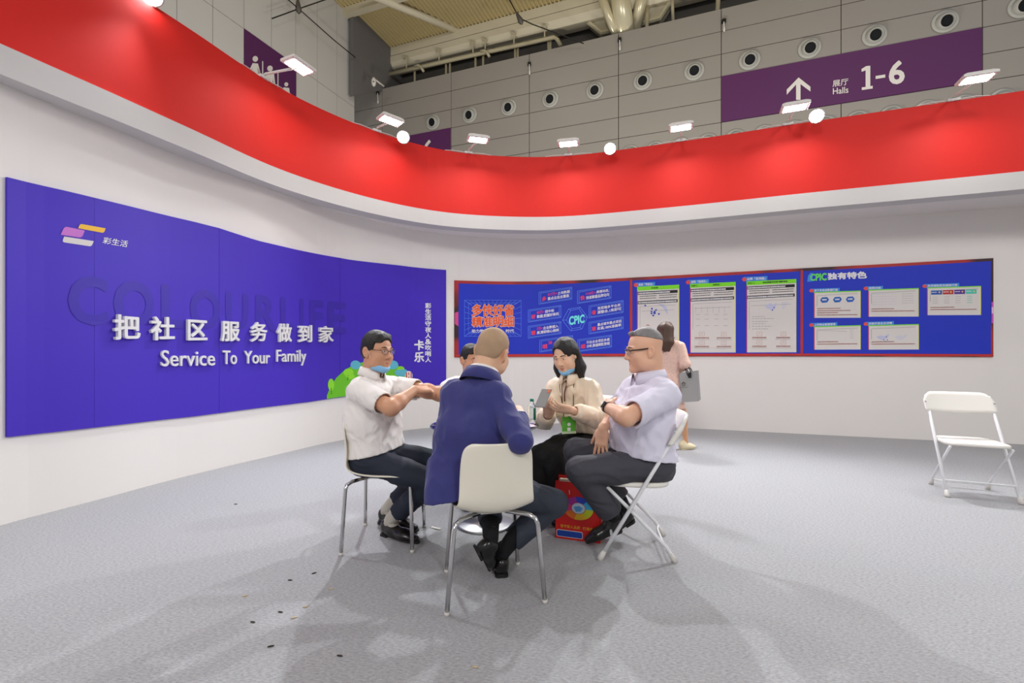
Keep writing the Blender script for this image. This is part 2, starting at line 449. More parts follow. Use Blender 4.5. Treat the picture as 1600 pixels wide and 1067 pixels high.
# service pipe with hangers and elbows
sp = empty('service_pipe', hallat(612, 118, .5), 'long cream service pipe hung above the grey hall wall', 'pipe')
mb = MB(); mb.tube([hallat(608, 116, .5), hallat(700, 95, .5), hallat(866, 58.5, .5), hallat(871, 62, .5), hallat(876, 72, .5)], .085, 8); mb.build('pipe', M_PIPE, sp, True)
for x in (635, 686, 739, 758, 803, 851):
    y = 116-(x-608)*.2236
    mb = MB(); mb.tube([hallat(x, y-20, .5), hallat(x, y+1, .5)], .03, 6); mb.tube([hallat(x-5, y-21, .5), hallat(x+3, y-19, .5)], .05, 6); mb.build('hanger', M_PIPE, sp)
for x in (648, 743, 755, 697, 703, 805, 809, 857, 860):
    y = 116-(x-608)*.2236
    mb = MB(); mb.tube([hallat(x, y+2, .62), hallat(x, y+26, .62)], .055, 6); mb.build('drop_pipe', M_PIPE, sp, True)
for x in (652, 755):
    y = 112-(x-608)*.2236
    mb = MB(); mb.tube([hallat(x-4, y+1, .4), hallat(x+2, y, .4), hallat(x+6, y+3, .4), hallat(x+10, y+10, .4)], .06, 6); mb.build('elbow', M_PIPE, sp, True)
# tube column with branches and haunch
tcx = empty('tube_column', hallat(973, 60, .45), 'shiny cream tubular roof column rising behind the hall wall', 'column')
MT = mat('glossy_cream_steel', (214, 206, 176), .22, .3, var=.03)
mb = MB(); mb.tube([hallat(977, 62, .45), hallat(968, -8, .45), hallat(962, -60, .45)], .38, 20); mb.build('shaft', MT, tcx, True)
mb = MB(); mb.tube([hallat(962, 55, .3), hallat(944, 6, .3), hallat(926, -45, .3)], [.14, .17, .17], 12); mb.build('branch', MT, tcx, True)
mb = MB(); mb.tube([hallat(992, 50, .7), hallat(1003, -5, .7), hallat(1010, -50, .7)], [.2, .24, .24], 12); mb.build('branch', MT, tcx, True)
hp = [(890, 10), (903, 22), (940, 51), (1004, 36), (1030, 29), (1053, -6), (1080, -40), (890, -40)]
mb = MB(); mb.prism([hallat(x, y, 1.0) for x, y in hp], Vector((E2[0], E2[1], 0))*.5); mb.build('haunch', M_BEAM, tcx)
mb = MB(); mb.tube([hallat(x, y, .98) for x, y in hp[:6]], .09, 6); mb.build('haunch_rim', mat('pale_cream_edge', (220, 212, 180), .5, var=.02), tcx)
mb = MB(); mb.tube([hallat(1010, 60, .5), hallat(1012, 10, .5)], .07, 8); mb.build('drop_pipe', M_PIPE, tcx, True)
mb = MB(); mb.tube([hallat(1052, 40, .5), hallat(1050, -10, .5)], .06, 8); mb.build('drop_pipe', M_PIPE, tcx, True)
mb = MB(); mb.tube([hallat(1120, 30, .5), hallat(1123, -12, .5)], .08, 8); mb.build('drop_pipe', M_PIPE, tcx, True)
# two sloping roof struts
for A, B, r, lab in ((px(745, 60, 21.4), px(545, -22, 17.6), .15, 'thick cream strut sloping down across the ribbed deck'),
                     (px(738, 54, 21.4), px(757, -40, 20.6), .15, 'steep cream strut meeting the roof beam')):
    mb = MB(); mb.tube([A, (A+B)/2, B], r, 16); o = mb.build('roof_strut', M_BEAM, None, True, base=A); tag(o, lab, 'strut')
# black joint line along the beam is a cable; tension cables with turnbuckles
def cable(pts, lab, r=.018, knob=None):
    e = empty('tension_cable', pts[0], lab, 'cable')
    mb = MB(); mb.tube(pts, r, 6); mb.build('wire', M_BLACK, e)
    if knob is not None:
        mb = MB(); k0, k1 = knob; ax = k1-k0
        mb.lathe([(.01, 0), (.06, ax.length*.25), (.11, ax.length*.7), (.09, ax.length*.85), (.02, ax.length)], k0, ax, 10); mb.build('turnbuckle', mat('grey_cast_metal', (96, 92, 86), .5, .4), e, True)
    return e
def leftat(x, y, off):
    u = (x-CX)/F; p0 = LP0+np.array((.9285, -.3714))*off; a = (u*p0[1]-p0[0])/(E2[0]-u*E2[1]); q = p0+E2*a; return px(x, y, q[1])
cable([leftat(440, -9, .5), leftat(466, 13, .5), leftat(520, 61, .5), leftat(553, 88, .5), hallat(566, 97, -.3)], 'black cable running down past the light grey panels', .02, (leftat(465, -4, .5), leftat(467, 22, .5)))
cable([leftat(425, 29, .4), leftat(466, 14, .4), leftat(530, -8, .4)], 'black cable crossing the light grey panels', .02)
cable([hallat(793, -6, -1), hallat(811, 28, -1), hallat(832, 38, -1), hallat(870, 52, -1), hallat(912, 68, -.3)], 'dark cable with a turnbuckle below the roof beam', .022, (hallat(806, 18, -1), hallat(816, 38, -1)))
cable([hallat(562, 30, -.3), hallat(564, 94, -.3)], 'thin pale rod hanging in the hall corner', .015)
# security camera on its bracket
cc = empty('security_camera', hallat(600, 135, -1.0), 'small white dome security camera on a bracket arm', 'camera')
mb = MB(); mb.tube([hallat(600, 135, -1.0), hallat(583, 122, -1.5)], .035, 8); mb.build('arm', M_LAMPW, cc, True)
mb = MB(); c0 = hallat(584, 128, -1.5); mb.ellipsoid(c0, (.1, .1, .2)); mb.build('dome', M_LAMPW, cc, True)
mb = MB(); mb.ellipsoid(c0+Vector((.02, -.09, -.04)), (.03, .03, .03), n=8, m=6); mb.build('lens', M_BLACK, cc, True)
for x, y, lab in ((590, 145, 'small black cable anchor near the dome camera'), (827, 100, 'small black cable anchor high on the grey panels'), (968, 62, 'small black cable anchor below the tubular column'), (1131, 33, 'small black cable anchor above the purple hall sign')):
    an = empty('cable_anchor', hallat(x, y, -.05), lab, 'anchor')
    mb = MB(); mb.box(hallat(x, y, -.06), (.13, .12, .13)); mb.build('block', M_BLACK, an, bevel=.02)
    mb = MB(); mb.tube([hallat(x, y, -.1), hallat(x+.5, y+12, -.1)], .02, 6); mb.lathe([(.01, 0), (.035, .06), (.03, .16), (0.01, .2)], hallat(x+.5, y+17, -.1), (0, 0, 1), 8); mb.build('hook', M_LAMPW, an)

# ---- jet nozzles in the cladding
M_NOZ = mat('pale_grey_plastic', (172, 172, 166), .45, var=.02); M_NOZD = mat('nozzle_dark', (26, 29, 34), .6, var=.05)
def nozzle_proto():
    e = empty('air_nozzle', (0, 0, 0))
    n = Vector((NH[0], NH[1], 0)); ax = (n*.9+Vector((0, 0, -.32))).normalized()
    mb = MB(); mb.lathe([(.24, 0), (.335, 0), (.345, .02), (.33, .045), (.27, .05), (.24, .03)], (0, 0, 0), n, 28); mb.build('flange', M_NOZ, e, True)
    mb = MB(); mb.lathe([(.25, -.02), (.245, .06), (.22, .13), (.185, .18), (.17, .185), (.165, .15), (.165, .05)], n*.0, ax, 28); mb.build('eyeball', M_NOZ, e, True)
    mb = MB(); mb.lathe([(.167, .1), (.0, .1)], (0, 0, 0), ax, 24); mb.build('throat', M_NOZD, e)
    return e
NZ = nozzle_proto(); first = True
def copy_tree(o, parent=None):
    c = o.copy(); COL.objects.link(c); c.parent = parent
    for ch in [k for k in bpy.data.objects if k.parent == o]: copy_tree(ch, c)
    return c
spots = [(-.25+.5*i, 11.26, 'upper') for i in range(12)]+[(2.125+.25*i, 8.6, 'lower') for i in range(15)]
for t, z, w_ in spots:
    o = NZ if first else copy_tree(NZ); first = False
    o.location = HALL.pt(hq(t), z, .002)
    tag(o, 'round pale air nozzle with dark throat in the row above the purple signs' if w_ == 'upper' else 'round air nozzle half hidden behind the red fascia top', 'air vent', 'jet nozzles in the upper row' if w_ == 'upper' else 'jet nozzles in the lower row')

# ---- hall signs
def sign(surf, q0, q1, z0, z1, label):
    e = empty('hall_sign', surf.pt((q0+q1)/2, z0), label, 'sign')
    V, Fc = boxon(surf, q0, q1, z0, z1, .03, .03); obj('panel', V, Fc, M_PURP, e); return e
s1 = sign(HALL, hq(3), hq(5)-.02, 9.265, 10.87, 'purple hall sign with an up arrow and the numbers 1-6')
poly('arrow', HALL, [(1229, 141), (1247.5, 122), (1266, 136.5), (1266, 144), (1250.5, 132.5), (1250.5, 157), (1243.5, 157), (1243.5, 133), (1229, 149)], .04, M_SIGNW, s1)
text('lettering', HALL, '展厅', (1300.5, 127, 137, 1325, 123.5, 133.5), .04, M_SIGNW, s1, bold=.01)
text('lettering', HALL, 'Halls', (1301, 139, 148.5, 1325, 136, 146), .04, M_SIGNW, s1, bold=.012)
poly('numeral', HALL, [(1345.5, 109), (1353, 104.3), (1359.3, 103.8), (1359.3, 135.6), (1363, 135), (1363, 139.3), (1346, 141.8), (1346, 137.6), (1352, 136.8), (1352, 111), (1345.8, 113.4)], .04, M_SIGNW, s1)
poly('numeral_dash', HALL, [(1367.5, 119.8), (1382.5, 117.4), (1382.5, 122.2), (1367.5, 124.6)], .04, M_SIGNW, s1)
text('numeral', HALL, '6', (1388, 97, 134, 1413, 94.5, 131.5), .04, M_SIGNW, s1, bold=.028)
s2 = sign(HALL, hq(-2)+.02, hq(0)-.02, 9.265, 10.87, 'purple sign mostly hidden behind the fascia with the top of a 6')
text('numerals', HALL, '6', (661, 221, 251, 677, 217.5, 248), .04, M_SIGNW, s2, bold=.02)
s3 = sign(LEFT, LQ-5*1.052, LQ-3*1.052, 7.96, 11.76, 'purple restroom sign with white figures on the light grey wall')
def figure(x, y, h, skirt):
    # head, body
    r = .105*h; pts = [(x+r*math.cos(a*math.pi/6), y+r+r*math.sin(a*math.pi/6)*1.05) for a in range(12)]
    poly('pictogram_head', LEFT, pts, .04, M_SIGNW, s3)
    y0 = y+.26*h
    if skirt: P = [(-.1, 0), (.1, .02), (.19, .36), (.13, .38), (.08, .16), (.2, .56), (.1, .55), (.1, .9), (-.1, .86), (-.1, .5), (-.2, .46), (-.08, .14), (-.16, .3), (-.22, .26)]
    else: P = [(-.15, 0), (.15, .03), (.19, .4), (.13, .4), (.1, .2), (.1, .9), (-.1, .86), (-.1, .18), (-.13, .36), (-.19, .34)]
    poly('pictogram_body', LEFT, [(x+a*h, y0+c*h) for a, c in P], .041, M_SIGNW, s3)
figure(397.5, 88, 42, True); figure(420.5, 103, 42, False); figure(446, 129, 30, False)
for x, y in ((409, 96), (433, 112)): lines('divider', LEFT, [((x, y), (x, y+42))], .04, .04, M_SIGNW, s3)

# ------------------------------------------------------------------ lamps on the fascia
def flood(xb, hx, hy, label, aim=-.03):
    q = FAS.sx(xb); n = FAS.nrm(q); B = FAS.pt(q, ZT, -.04)
    d = B.y+n.y*.56; H = px(hx, hy, d) if hx is not None else B+n*.56+Vector((0, 0, .06))
    e = empty('floodlight', B, label, 'lamp', 'arm floodlights along the fascia')
    t = Vector((-n.y, n.x, 0))
    mb = MB(); mb.box(B+Vector((0, 0, .012)), (.12, .12, .03), Matrix((t, n, (0, 0, 1))).transposed()); mb.build('clamp', M_LAMPW, e, bevel=.004)
    mb = MB(); mb.tube([B+Vector((0, 0, .02)), B+n*.06+Vector((0, 0, .05)), H-n*.03+Vector((0, 0, .0))], .013, 8); mb.build('arm', M_LAMPW, e, True)
    dn = (Vector((0, 0, -1))-n*aim).normalized(); fw = (n-dn*n.dot(dn)).normalized(); R = Matrix((t, fw, -dn)).transposed()
    mb = MB(); w0, l0 = .15, .095
    V = []
    for z, s in ((0, 1), (.03, 1), (.055, .72)):
        V += [H+R @ Vector((a*w0*s, c*l0*s, z)) for a, c in ((-1, -1), (1, -1), (1, 1), (-1, 1))]
    Fc = [(3, 2, 1, 0), (8, 9, 10, 11)]+[(4*k+i, 4*k+(i+1) % 4, 4*k+4+(i+1) % 4, 4*k+4+i) for k in range(2) for i in range(4)]
    mb.add(V, Fc); ho = mb.build('housing', M_LAMPW, e, bevel=.006)
    mb = MB(); V = [H+R @ Vector((a*.118, c*.068, -.004)) for a, c in ((-1, -1), (1, -1), (1, 1), (-1, 1))]+[H+R @ Vector((a*.118, c*.068, .004)) for a, c in ((-1, -1), (1, -1), (1, 1), (-1, 1))]
    mb.add(V, [(3, 2, 1, 0), (0, 1, 5, 4), (1, 2, 6, 5), (2, 3, 7, 6), (3, 0, 4, 7)]); mb.build('led_panel', M_LED, e)
    a = area_lamp('lamp_beam', H+dn*.02, H+dn, .23, .13, FLOOD_W, (1, .97, .93), math.radians(152)); a.parent = e; a.location = Vector(a.location)-B
    # cable along the fascia top
    mb = MB(); mb.tube([FAS.pt(q+k, ZT+.012+.02*abs(math.sin(k*9)), -.03) for k in (-.35, -.22, -.1, 0, .1, .22, .35)], .007, 6); mb.build('power_cord', M_LAMPW, e)
flood(413, 467, 105, 'white arm floodlight glowing in front of the restroom sign')
flood(589, 610, 189, 'white arm floodlight next to a round spotlight near the hall corner')
flood(732, 747, 219, 'white arm floodlight leaning out beside the small purple sign')
flood(888, 888, 225, 'white arm floodlight on an upright arm before grey panels')
flood(1064, 1064, 200, 'white arm floodlight short of the large purple hall sign')
flood(1231, 1242, 169, 'white arm floodlight below the up arrow of the hall sign')
flood(1490, 1526, 124, 'white arm floodlight at the far end of the 1-6 sign')
def round_spot(xb, sx_, sy_, aim, label, share=1.0):
    q = FAS.sx(xb); n = FAS.nrm(q); B = FAS.pt(q, ZT, -.03)
    H = px(sx_, sy_, B.y+n.y*.26); e = empty('round_spotlight', B, label, 'lamp', 'round spotlights along the fascia')
    ax = (Vector(aim)-H).normalized()
    mb = MB(); mb.tube([B, B+Vector((0, 0, .08)), H-ax*.1], .012, 8); mb.build('bracket', M_LAMPW, e, True)
    mb = MB(); mb.lathe([(.03, -.14), (.045, -.13), (.05, -.06), (.085, 0), (.09, .012), (.075, .01)], H, ax, 20); mb.build('housing', M_LAMPW, e, True)
    mb = MB(); mb.lathe([(.076, .006), (.07, .022), (.04, .034), (0, .038)], H, ax, 20); mb.build('bulb_glass', M_BULB, e, True)
    l = bpy.data.lights.new('spot_beam', 'SPOT'); l.energy = SPOT_W*share; l.spot_size = math.radians(105); l.spot_blend = .55; l.shadow_soft_size = .045; l.color = (.92, .96, 1)
    o = bpy.data.objects.new('spot_beam', l); COL.objects.link(o); o.parent = e
    o.location = H+ax*.05-B; o.rotation_euler = ax.to_track_quat('-Z', 'Y').to_euler()
round_spot(243, 236, -8, (-.5, 1.6, 0), 'round white spotlight at the top of the red fascia above the banner', .3)
round_spot(626, 630, 214, (-.3, 2.0, 0), 'round white spotlight dazzling beside the corner floodlight')
round_spot(952, 953, 232, (.3, 2.2, 0), 'round white spotlight dazzling between two upright floodlights')
round_spot(1275, 1276, 181, (1.0, 2.2, 0), 'round white spotlight dazzling under the word Halls')
round_spot(1760, 1760, 110, (2.6, 2.2, 0), 'round white spotlight on the fascia past the last arm floodlight', .4)
# ------------------------------------------------------------------ left banner
M_VIO = mat('violet_blue_print', (64, 36, 184), .55, var=.05, scale=1.2)
M_VIOD = mat('dark_violet_print', (56, 34, 166), .45, var=.02)
M_ACR = mat('white_acrylic', (226, 224, 226), .35, var=.01)
M_PW = mat('white_print', (232, 230, 232), .5, var=0)
def col(name, rgb, rough=.5): return mat(name, rgb, rough, var=0)
bt = [(9, 277), (45, 286.2), (100, 298.5), (200, 322.5), (300, 346.5), (340, 356.5), (400, 376), (460, 390), (545, 406), (620, 414.5), (696, 422)]
bb = [(6.5, 683), (100, 673), (200, 661.5), (300, 650.5), (400, 637.5), (480, 628), (545, 618.5), (620, 609.5), (697, 600)]
bq = WALL.sx(300)
ban = empty('wall_banner', WALL.pt(bq, .55, 0), 'long violet blue banner with raised white Service To Your Family lettering', 'banner')
def cut(pl, x0, x1):
    X = [p[0] for p in pl]; Y = [p[1] for p in pl]
    xs = [x0]+[x for x in X if x0 < x < x1]+[x1]; return [(x, float(np.interp(x, X, Y))) for x in xs]
edges = [8, 145, 340.3, 530, 696.5]
for i in range(4):
    a, c = edges[i]+(.18 if i else 0), edges[i+1]-(.18 if i < 3 else 0)
    sheet('banner_sheet', WALL, cut(bt, a, c), cut(bb, a, c), .02, .02, M_VIO, ban)
for ch, x0, x1 in (('C', 103, 166), ('O', 174, 238), ('L', 249, 286), ('O', 294, 342), ('U', 350, 386), ('R', 397, 429), ('L', 436, 458), ('I', 466, 472), ('F', 482, 503), ('E', 510, 539)):
    T = lambda x: float(np.interp(x, [103, 240, 345, 540], [428, 442, 455.5, 473.5])); B = lambda x: float(np.interp(x, [103, 240, 345, 540], [507, 512, 515.5, 521.5]))
    text('dark_letter', WALL, ch, (x0, T(x0), B(x0), x1, T(x1), B(x1)), .0225, M_VIOD, ban, bold=.035)  # large flat letters printed in a darker violet
for ch, q in zip('把社区服务做到家', [(172, 490.5, 531, 213, 494, 530), (229, 494, 532, 267.5, 496, 531), (288, 499, 532, 319, 501, 531.5), (341, 501.5, 533.5, 370, 503, 533), (387, 503, 534, 413, 504, 533),
                                 (428.5, 505, 534.5, 451.5, 506, 534), (462, 507.5, 535.5, 483.5, 508, 534.5), (494.5, 509, 535.5, 517.5, 510, 534.5)]):
    text('raised_letter', WALL, ch, q, .021, M_ACR, ban, bold=.022, depth=.03)
for wd_, q in (('Service', (247, 547, 572.5, 332, 548, 571)), ('To', (344.5, 547.5, 569, 366.5, 548, 569)), ('Your', (378, 548, 568, 418.5, 548.5, 568)), ('Family', (428.5, 546.5, 571, 475, 546.5, 571))):
    text('raised_letter', WALL, wd_, q, .021, M_ACR, ban, bold=.006, depth=.02, split=True)
def rpar(pts, rs, n=5):
    """rounded corners for a px polygon; rs radius for each corner"""
    out = []; m = len(pts)
    for i in range(m):
        p = Vector(pts[i]); a = (Vector(pts[i-1])-p); c = (Vector(pts[(i+1) % m])-p); r = rs[i]
        if r <= 0: out.append(tuple(p)); continue
        A = p+a.normalized()*r; C = p+c.normalized()*r
        for k in range(n+1):
            t = k/n; out.append(tuple(A*(1-t)**2+p*2*t*(1-t)+C*t*t))
    return out
poly('logo_bar', WALL, rpar([(122.5, 350), (162, 357), (159.5, 364.5), (119, 357)], [3, 0, 4, 0]), .023, col('logo_yellow', (236, 184, 52)), ban)
poly('logo_bar', WALL, rpar([(98, 354), (129.5, 360.5), (125, 372), (92, 367)], [5, 0, 5, 0]), .023, col('logo_pink', (196, 112, 200)), ban)
poly('logo_bar', WALL, rpar([(97.5, 369.8), (143.5, 377), (140, 385.5), (94, 378.5)], [1, 0, 4, 4]), .023, col('logo_grey_white', (214, 208, 206)), ban)
text('logo_lettering', WALL, '彩生活', (157, 370, 380.5, 197, 376.5, 387), .023, M_PW, ban, bold=.01, shear=.2)
for i, ch in enumerate('彩生活守夜人&吹哨人'):
    y = 473.5+i*9.33; text('vertical_lettering', WALL, ch, (663.3, y, y+8.6, 673, y+.1, y+8.6), .023, M_PW, ban, bold=.028)
for ch, y in (('卡', 531), ('乐', 549.5)): text('vertical_lettering', WALL, ch, (646, y, y+16.5, 662, y, y+16.2), .023, M_PW, ban, bold=.04)
def sh_(pl, d): return [(x, y+d) for x, y in pl]
# printed green hill with little trees and a balloon
M_HILL = col('hill_green', (108, 196, 36)); M_HILL2 = col('leaf_green', (142, 222, 46)); M_TEAL = col('hill_water', (96, 184, 206)); M_HD = col('trunk_green', (66, 116, 28))
hx = [(509, 617.5), (515, 603), (524, 590), (536, 579), (549, 571), (560, 567), (585, 562), (610, 566), (628, 575), (640, 588), (650, 604), (653, 605.6)]
sheet('printed_hill', WALL, hx, cut(sh_(bb, -.6), 509, 653), .0225, 0, M_HILL, ban, 40)
for cx_, cy_, rx, ry, m_ in ((612, 570, 9, 7, M_TEAL), (626, 582, 11, 6, M_TEAL), (554, 570, 8, 7, M_TEAL), (515.5, 601, 5, 9.5, M_HILL2), (543, 582, 8, 6.5, M_HILL2), (625, 577, 6, 5, M_HILL2), (546, 588, 7, 4, M_HILL2)):
    poly('printed_patch', WALL, [(cx_+rx*math.cos(a*.3927), cy_+ry*math.sin(a*.3927)) for a in range(16)], .0235, m_, ban)
lines('printed_trunk', WALL, [((515.5, 606), (516, 616)), ((543, 586), (541, 594))], .012, .024, M_HD, ban)
bx, by = 637.5, 587
poly('printed_balloon', WALL, [(bx+6*math.cos(a*.3927), by+7.5*math.sin(a*.3927)) for a in range(16)], .0242, col('balloon_white', (236, 226, 222)), ban)
for dx, w_ in ((-3.6, 1.6), (0, 1.4), (3.6, 1.6)):
    poly('printed_balloon_stripe', WALL, [(bx+dx-w_*.5, by-5.4), (bx+dx+w_*.5, by-5.4), (bx+dx*1.05+w_*.6, by), (bx+dx+w_*.5, by+5.6), (bx+dx-w_*.5, by+5.6), (bx+dx*1.05-w_*.6, by)], .0249, col('balloon_red', (196, 62, 50)), ban)

# ------------------------------------------------------------------ right banner
M_BLU = mat('blue_print', (24, 48, 192), .55, var=.05, scale=1.5)
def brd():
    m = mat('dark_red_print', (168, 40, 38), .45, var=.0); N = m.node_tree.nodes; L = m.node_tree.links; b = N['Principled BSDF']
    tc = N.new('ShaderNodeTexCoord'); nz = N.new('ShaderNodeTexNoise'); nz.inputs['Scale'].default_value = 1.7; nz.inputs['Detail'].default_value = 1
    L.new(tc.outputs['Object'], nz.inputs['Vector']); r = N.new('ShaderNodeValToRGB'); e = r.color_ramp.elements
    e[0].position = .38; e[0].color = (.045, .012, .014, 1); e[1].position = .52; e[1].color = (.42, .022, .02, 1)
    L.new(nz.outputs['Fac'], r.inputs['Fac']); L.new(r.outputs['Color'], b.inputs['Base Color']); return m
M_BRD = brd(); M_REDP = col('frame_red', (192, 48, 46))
ct = [(709.5, 438.2), (760, 439.6), (820, 440), (900, 438.4), (986, 434), (1120, 426.8), (1252, 419.5), (1400, 412), (1550.5, 403.6)]
cb = [(709.5, 558.3), (820, 557.5), (986, 556.8), (1252, 556.6), (1400, 557), (1551, 557.6)]
cq = WALL.sx(1100)
cp = empty('wall_banner', WALL.pt(cq, 1.1, 0), 'long blue banner framed in red with CPIC and rows of white charts', 'banner')
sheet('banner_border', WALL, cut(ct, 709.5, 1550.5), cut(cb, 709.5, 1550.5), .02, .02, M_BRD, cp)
def sh(pl, d): return [(x, y+d) for x, y in pl]
sheet('bottom_rail_print', WALL, cut(sh(cb, -4.2), 712, 1549), cut(sh(cb, -1), 712, 1549), .0212, 0, M_REDP, cp)
for x in (984.6, 1250.8): sheet('divider_print', WALL, cut(sh(ct, 3), x, x+3.2), cut(sh(cb, -1), x, x+3.2), .0214, 0, M_REDP, cp)
for x0, x1 in ((716, 983.8), (988.2, 1250), (1254.4, 1546.6)):
    sheet('blue_field', WALL, cut(sh(ct, 4.6), x0, x1), cut(sh(cb, -4.4), x0, x1), .0218, 0, M_BLU, cp)
M_LB = col('light_blue_line', (92, 132, 236)); M_ORG = col('orange_print', (232, 92, 44)); M_PNK = col('pink_red_print', (232, 62, 92)); M_CY = col('aqua_print', (120, 232, 232))
M_BONE = mat('card_white', (222, 216, 212), .5, var=.01); M_LIME = col('lime_print', (128, 226, 28)); M_YEL = col('yellow_print', (236, 232, 70)); M_K = col('black_print', (14, 14, 14))
M_TAB = col('tab_blue', (58, 140, 226)); M_TABR = col('tab_red', (226, 76, 76)); M_GRYL = col('grey_line_print', (176, 172, 172)); M_BRN = col('rust_print', (158, 86, 74)); M_LILAC = col('lilac_print', (196, 196, 222)); M_NAVY = col('navy_dot', (52, 72, 186))
O1, O2, O3, O4 = .0226, .0234, .0242, .025
# perspective grid box
g = [(725.2, 469.3, 814, 525.5), (731.5, 473.5, 807.5, 521)]
seg = []
for x0, y0, x1, y1 in g: seg += [((x0, y0), (x1, y0)), ((x1, y0), (x1, y1)), ((x1, y1), (x0, y1)), ((x0, y1), (x0, y0))]
for k in range(13):
    t = k/12; X0 = 725.2+88.8*t; X1 = 737+64*t
    seg += [((X0, 469.3), (X1, 477)), ((X0, 525.5), (X1, 518))]
for k in range(7):
    t = k/6; Y0 = 469.3+56.2*t; Y1 = 477+41*t
    seg += [((725.2, Y0), (736, Y1)), ((814, Y0), (803, Y1))]
lines('grid_frame', WALL, seg, .005, O1, M_LB, cp)
for i, ch in enumerate('多快好省'): text('headline', WALL, ch, (736.5+i*16.7, 476, 494.5, 753+i*16.7, 475.5, 493), O3, M_ORG, cp, bold=.03); text('headline_outline', WALL, ch, (736+i*16.7, 475.3, 495.2, 753.5+i*16.7, 474.8, 493.7), O2, col('peach_outline', (244, 206, 186)), cp, bold=.06)
for i, ch in enumerate('精准明细'): text('headline', WALL, ch, (736.5+i*16.7, 495.5, 511, 753+i*16.7, 494, 510.5), O3, M_ORG, cp, bold=.03); text('headline_outline', WALL, ch, (736+i*16.7, 494.8, 511.7, 753.5+i*16.7, 493.3, 511.2), O2, col('peach_outline', (244, 206, 186)), cp, bold=.06)
text('tagline', WALL, '助力物企', (736.5, 514.5, 520, 762, 514.3, 519.8), O2, M_PW, cp, bold=.02)
text('tagline', WALL, '时代', (790, 514.3, 519.8, 803, 514.2, 519.7), O2, M_PW, cp, bold=.02)
def fbox(x0, y0, x1, y1, sk, key, l1, l2, n1='', n2='', side=1, kx=None):
    """outlined box; y at its left, sk = rise towards the right"""
    dx = 2.6
    seg = []
    for a, d in ((0, 0), (dx if side > 0 else -dx, 1.6)):
        seg += [((x0+a*(a > 0), y0+d), (x1+a*(a < 0), y0-sk+d)), ((x0+a*(a > 0), y1-d), (x1+a*(a < 0), y1-sk-d))]
    seg += [((x0, y0), (x0, y1)), ((x1, y0-sk), (x1, y1-sk)), ((x0+dx, y0+1.4), (x0+dx, y1-1.4)), ((x1-dx, y0-sk+1.4), (x1-dx, y1-sk-1.4))]
    lines('box_outline', WALL, seg, .008, O1, M_LB, cp)
    h = y1-y0; s_ = sk/(x1-x0)
    def yy(x, f): return y0-(x-x0)*s_+h*f
    ax = kx if kx else x0+4.5
    text('key_character', WALL, key, (ax, yy(ax, .42), yy(ax, .8), ax+7, yy(ax+7, .42), yy(ax+7, .8)), O2, M_PNK, cp, bold=.035)
    tx = ax+9
    for ln, f0, f1, nn in ((l1, .2, .46, n1), (l2, .52, .8, n2)):
        x = tx; wch = (x1-4.2-tx)/7.0
        if nn:
            wn = wch*(.62*len(nn)); text('figure_lettering', WALL, nn, (x, yy(x, f0), yy(x, f1), x+wn, yy(x+wn, f0), yy(x+wn, f1)), O2, M_PNK, cp, bold=.02); x += wn+.8
        xe = min(x+wch*len(ln), x1-3.2)
        text('box_lettering', WALL, ln, (x, yy(x, f0), yy(x, f1), xe, yy(xe, f0), yy(xe, f1)), O2, M_PW, cp, bold=.024)
fbox(842.2, 456.8, 893.5, 475.5, 8, '多', '土地数据', '重点业态全覆盖', '217万+')
fbox(902.3, 455, 954.8, 474.5, 8.3, '快', '舆情动态,', '快速掌握品牌动向', '110亿+')
fbox(825.3, 484.5, 876.5, 503.5, 7.3, '好', '招中标', '数据,把握好商机', '80万+')
fbox(920.4, 478, 973.8, 496.8, 8.5, '省', '克而瑞多平台资', '源整合,1库即可', kx=924.5)
fbox(825.3, 509.8, 876.5, 528.5, 7.3, '精', '企业数据入', '库,精研核心指标', '7万+')
fbox(920.4, 503.5, 973.8, 522, 8.5, '准', '重点城市重点项目', '实调,100%准确率', kx=924.5)
fbox(843.3, 531.5, 894.8, 550, 7.3, '明', '', '', '38')
fbox(903, 530.8, 955.6, 549.5, 7.3, '细', '行业企业项目多维', '分析,数据颗粒更细')
hexo = [(879, 500.5), (888.5, 483), (906.5, 480), (918, 495.5), (909, 514), (892, 517)]; hexi = [(885, 500), (892, 485), (904.8, 482.4), (913, 496), (906, 511.5), (894, 513.5)]
seg = [(hexo[i], hexo[(i+1) % 6]) for i in range(6)]+[(hexi[i], hexi[(i+1) % 6]) for i in range(6)]+[(hexo[i], hexi[i]) for i in range(6)]
lines('hexagon_outline', WALL, seg, .008, O1, M_LB, cp)
text('hexagon_lettering', WALL, 'CPIC', (889, 494.5, 508.5, 913.5, 491, 504.5), O2, M_CY, cp, bold=.045)
def tab(x0, x1, yl, yr, h, body):
    sheet('tab', WALL, [(x0+2.5, yl), (x1, yr)], [(x0+2.5, yl+h), (x1, yr+h)], O2, 0, M_TAB, cp, 2)
    poly('tab_badge', WALL, [(x0+3.6+3.8*math.cos(a*math.pi/3), yl+h*.55+h*.5*math.sin(a*math.pi/3)) for a in range(6)], O3, M_TABR, cp)
    f = (yr-yl)/(x1-x0)
    tl_ = text('tab_lettering', WALL, body, (x0+8, yl+f*8+h*.2, yl+f*8+h*.82, x1-3, yr+h*.2, yr+h*.82), O3, M_PW, cp, bold=.02); tag(tl_, kind='stuff')
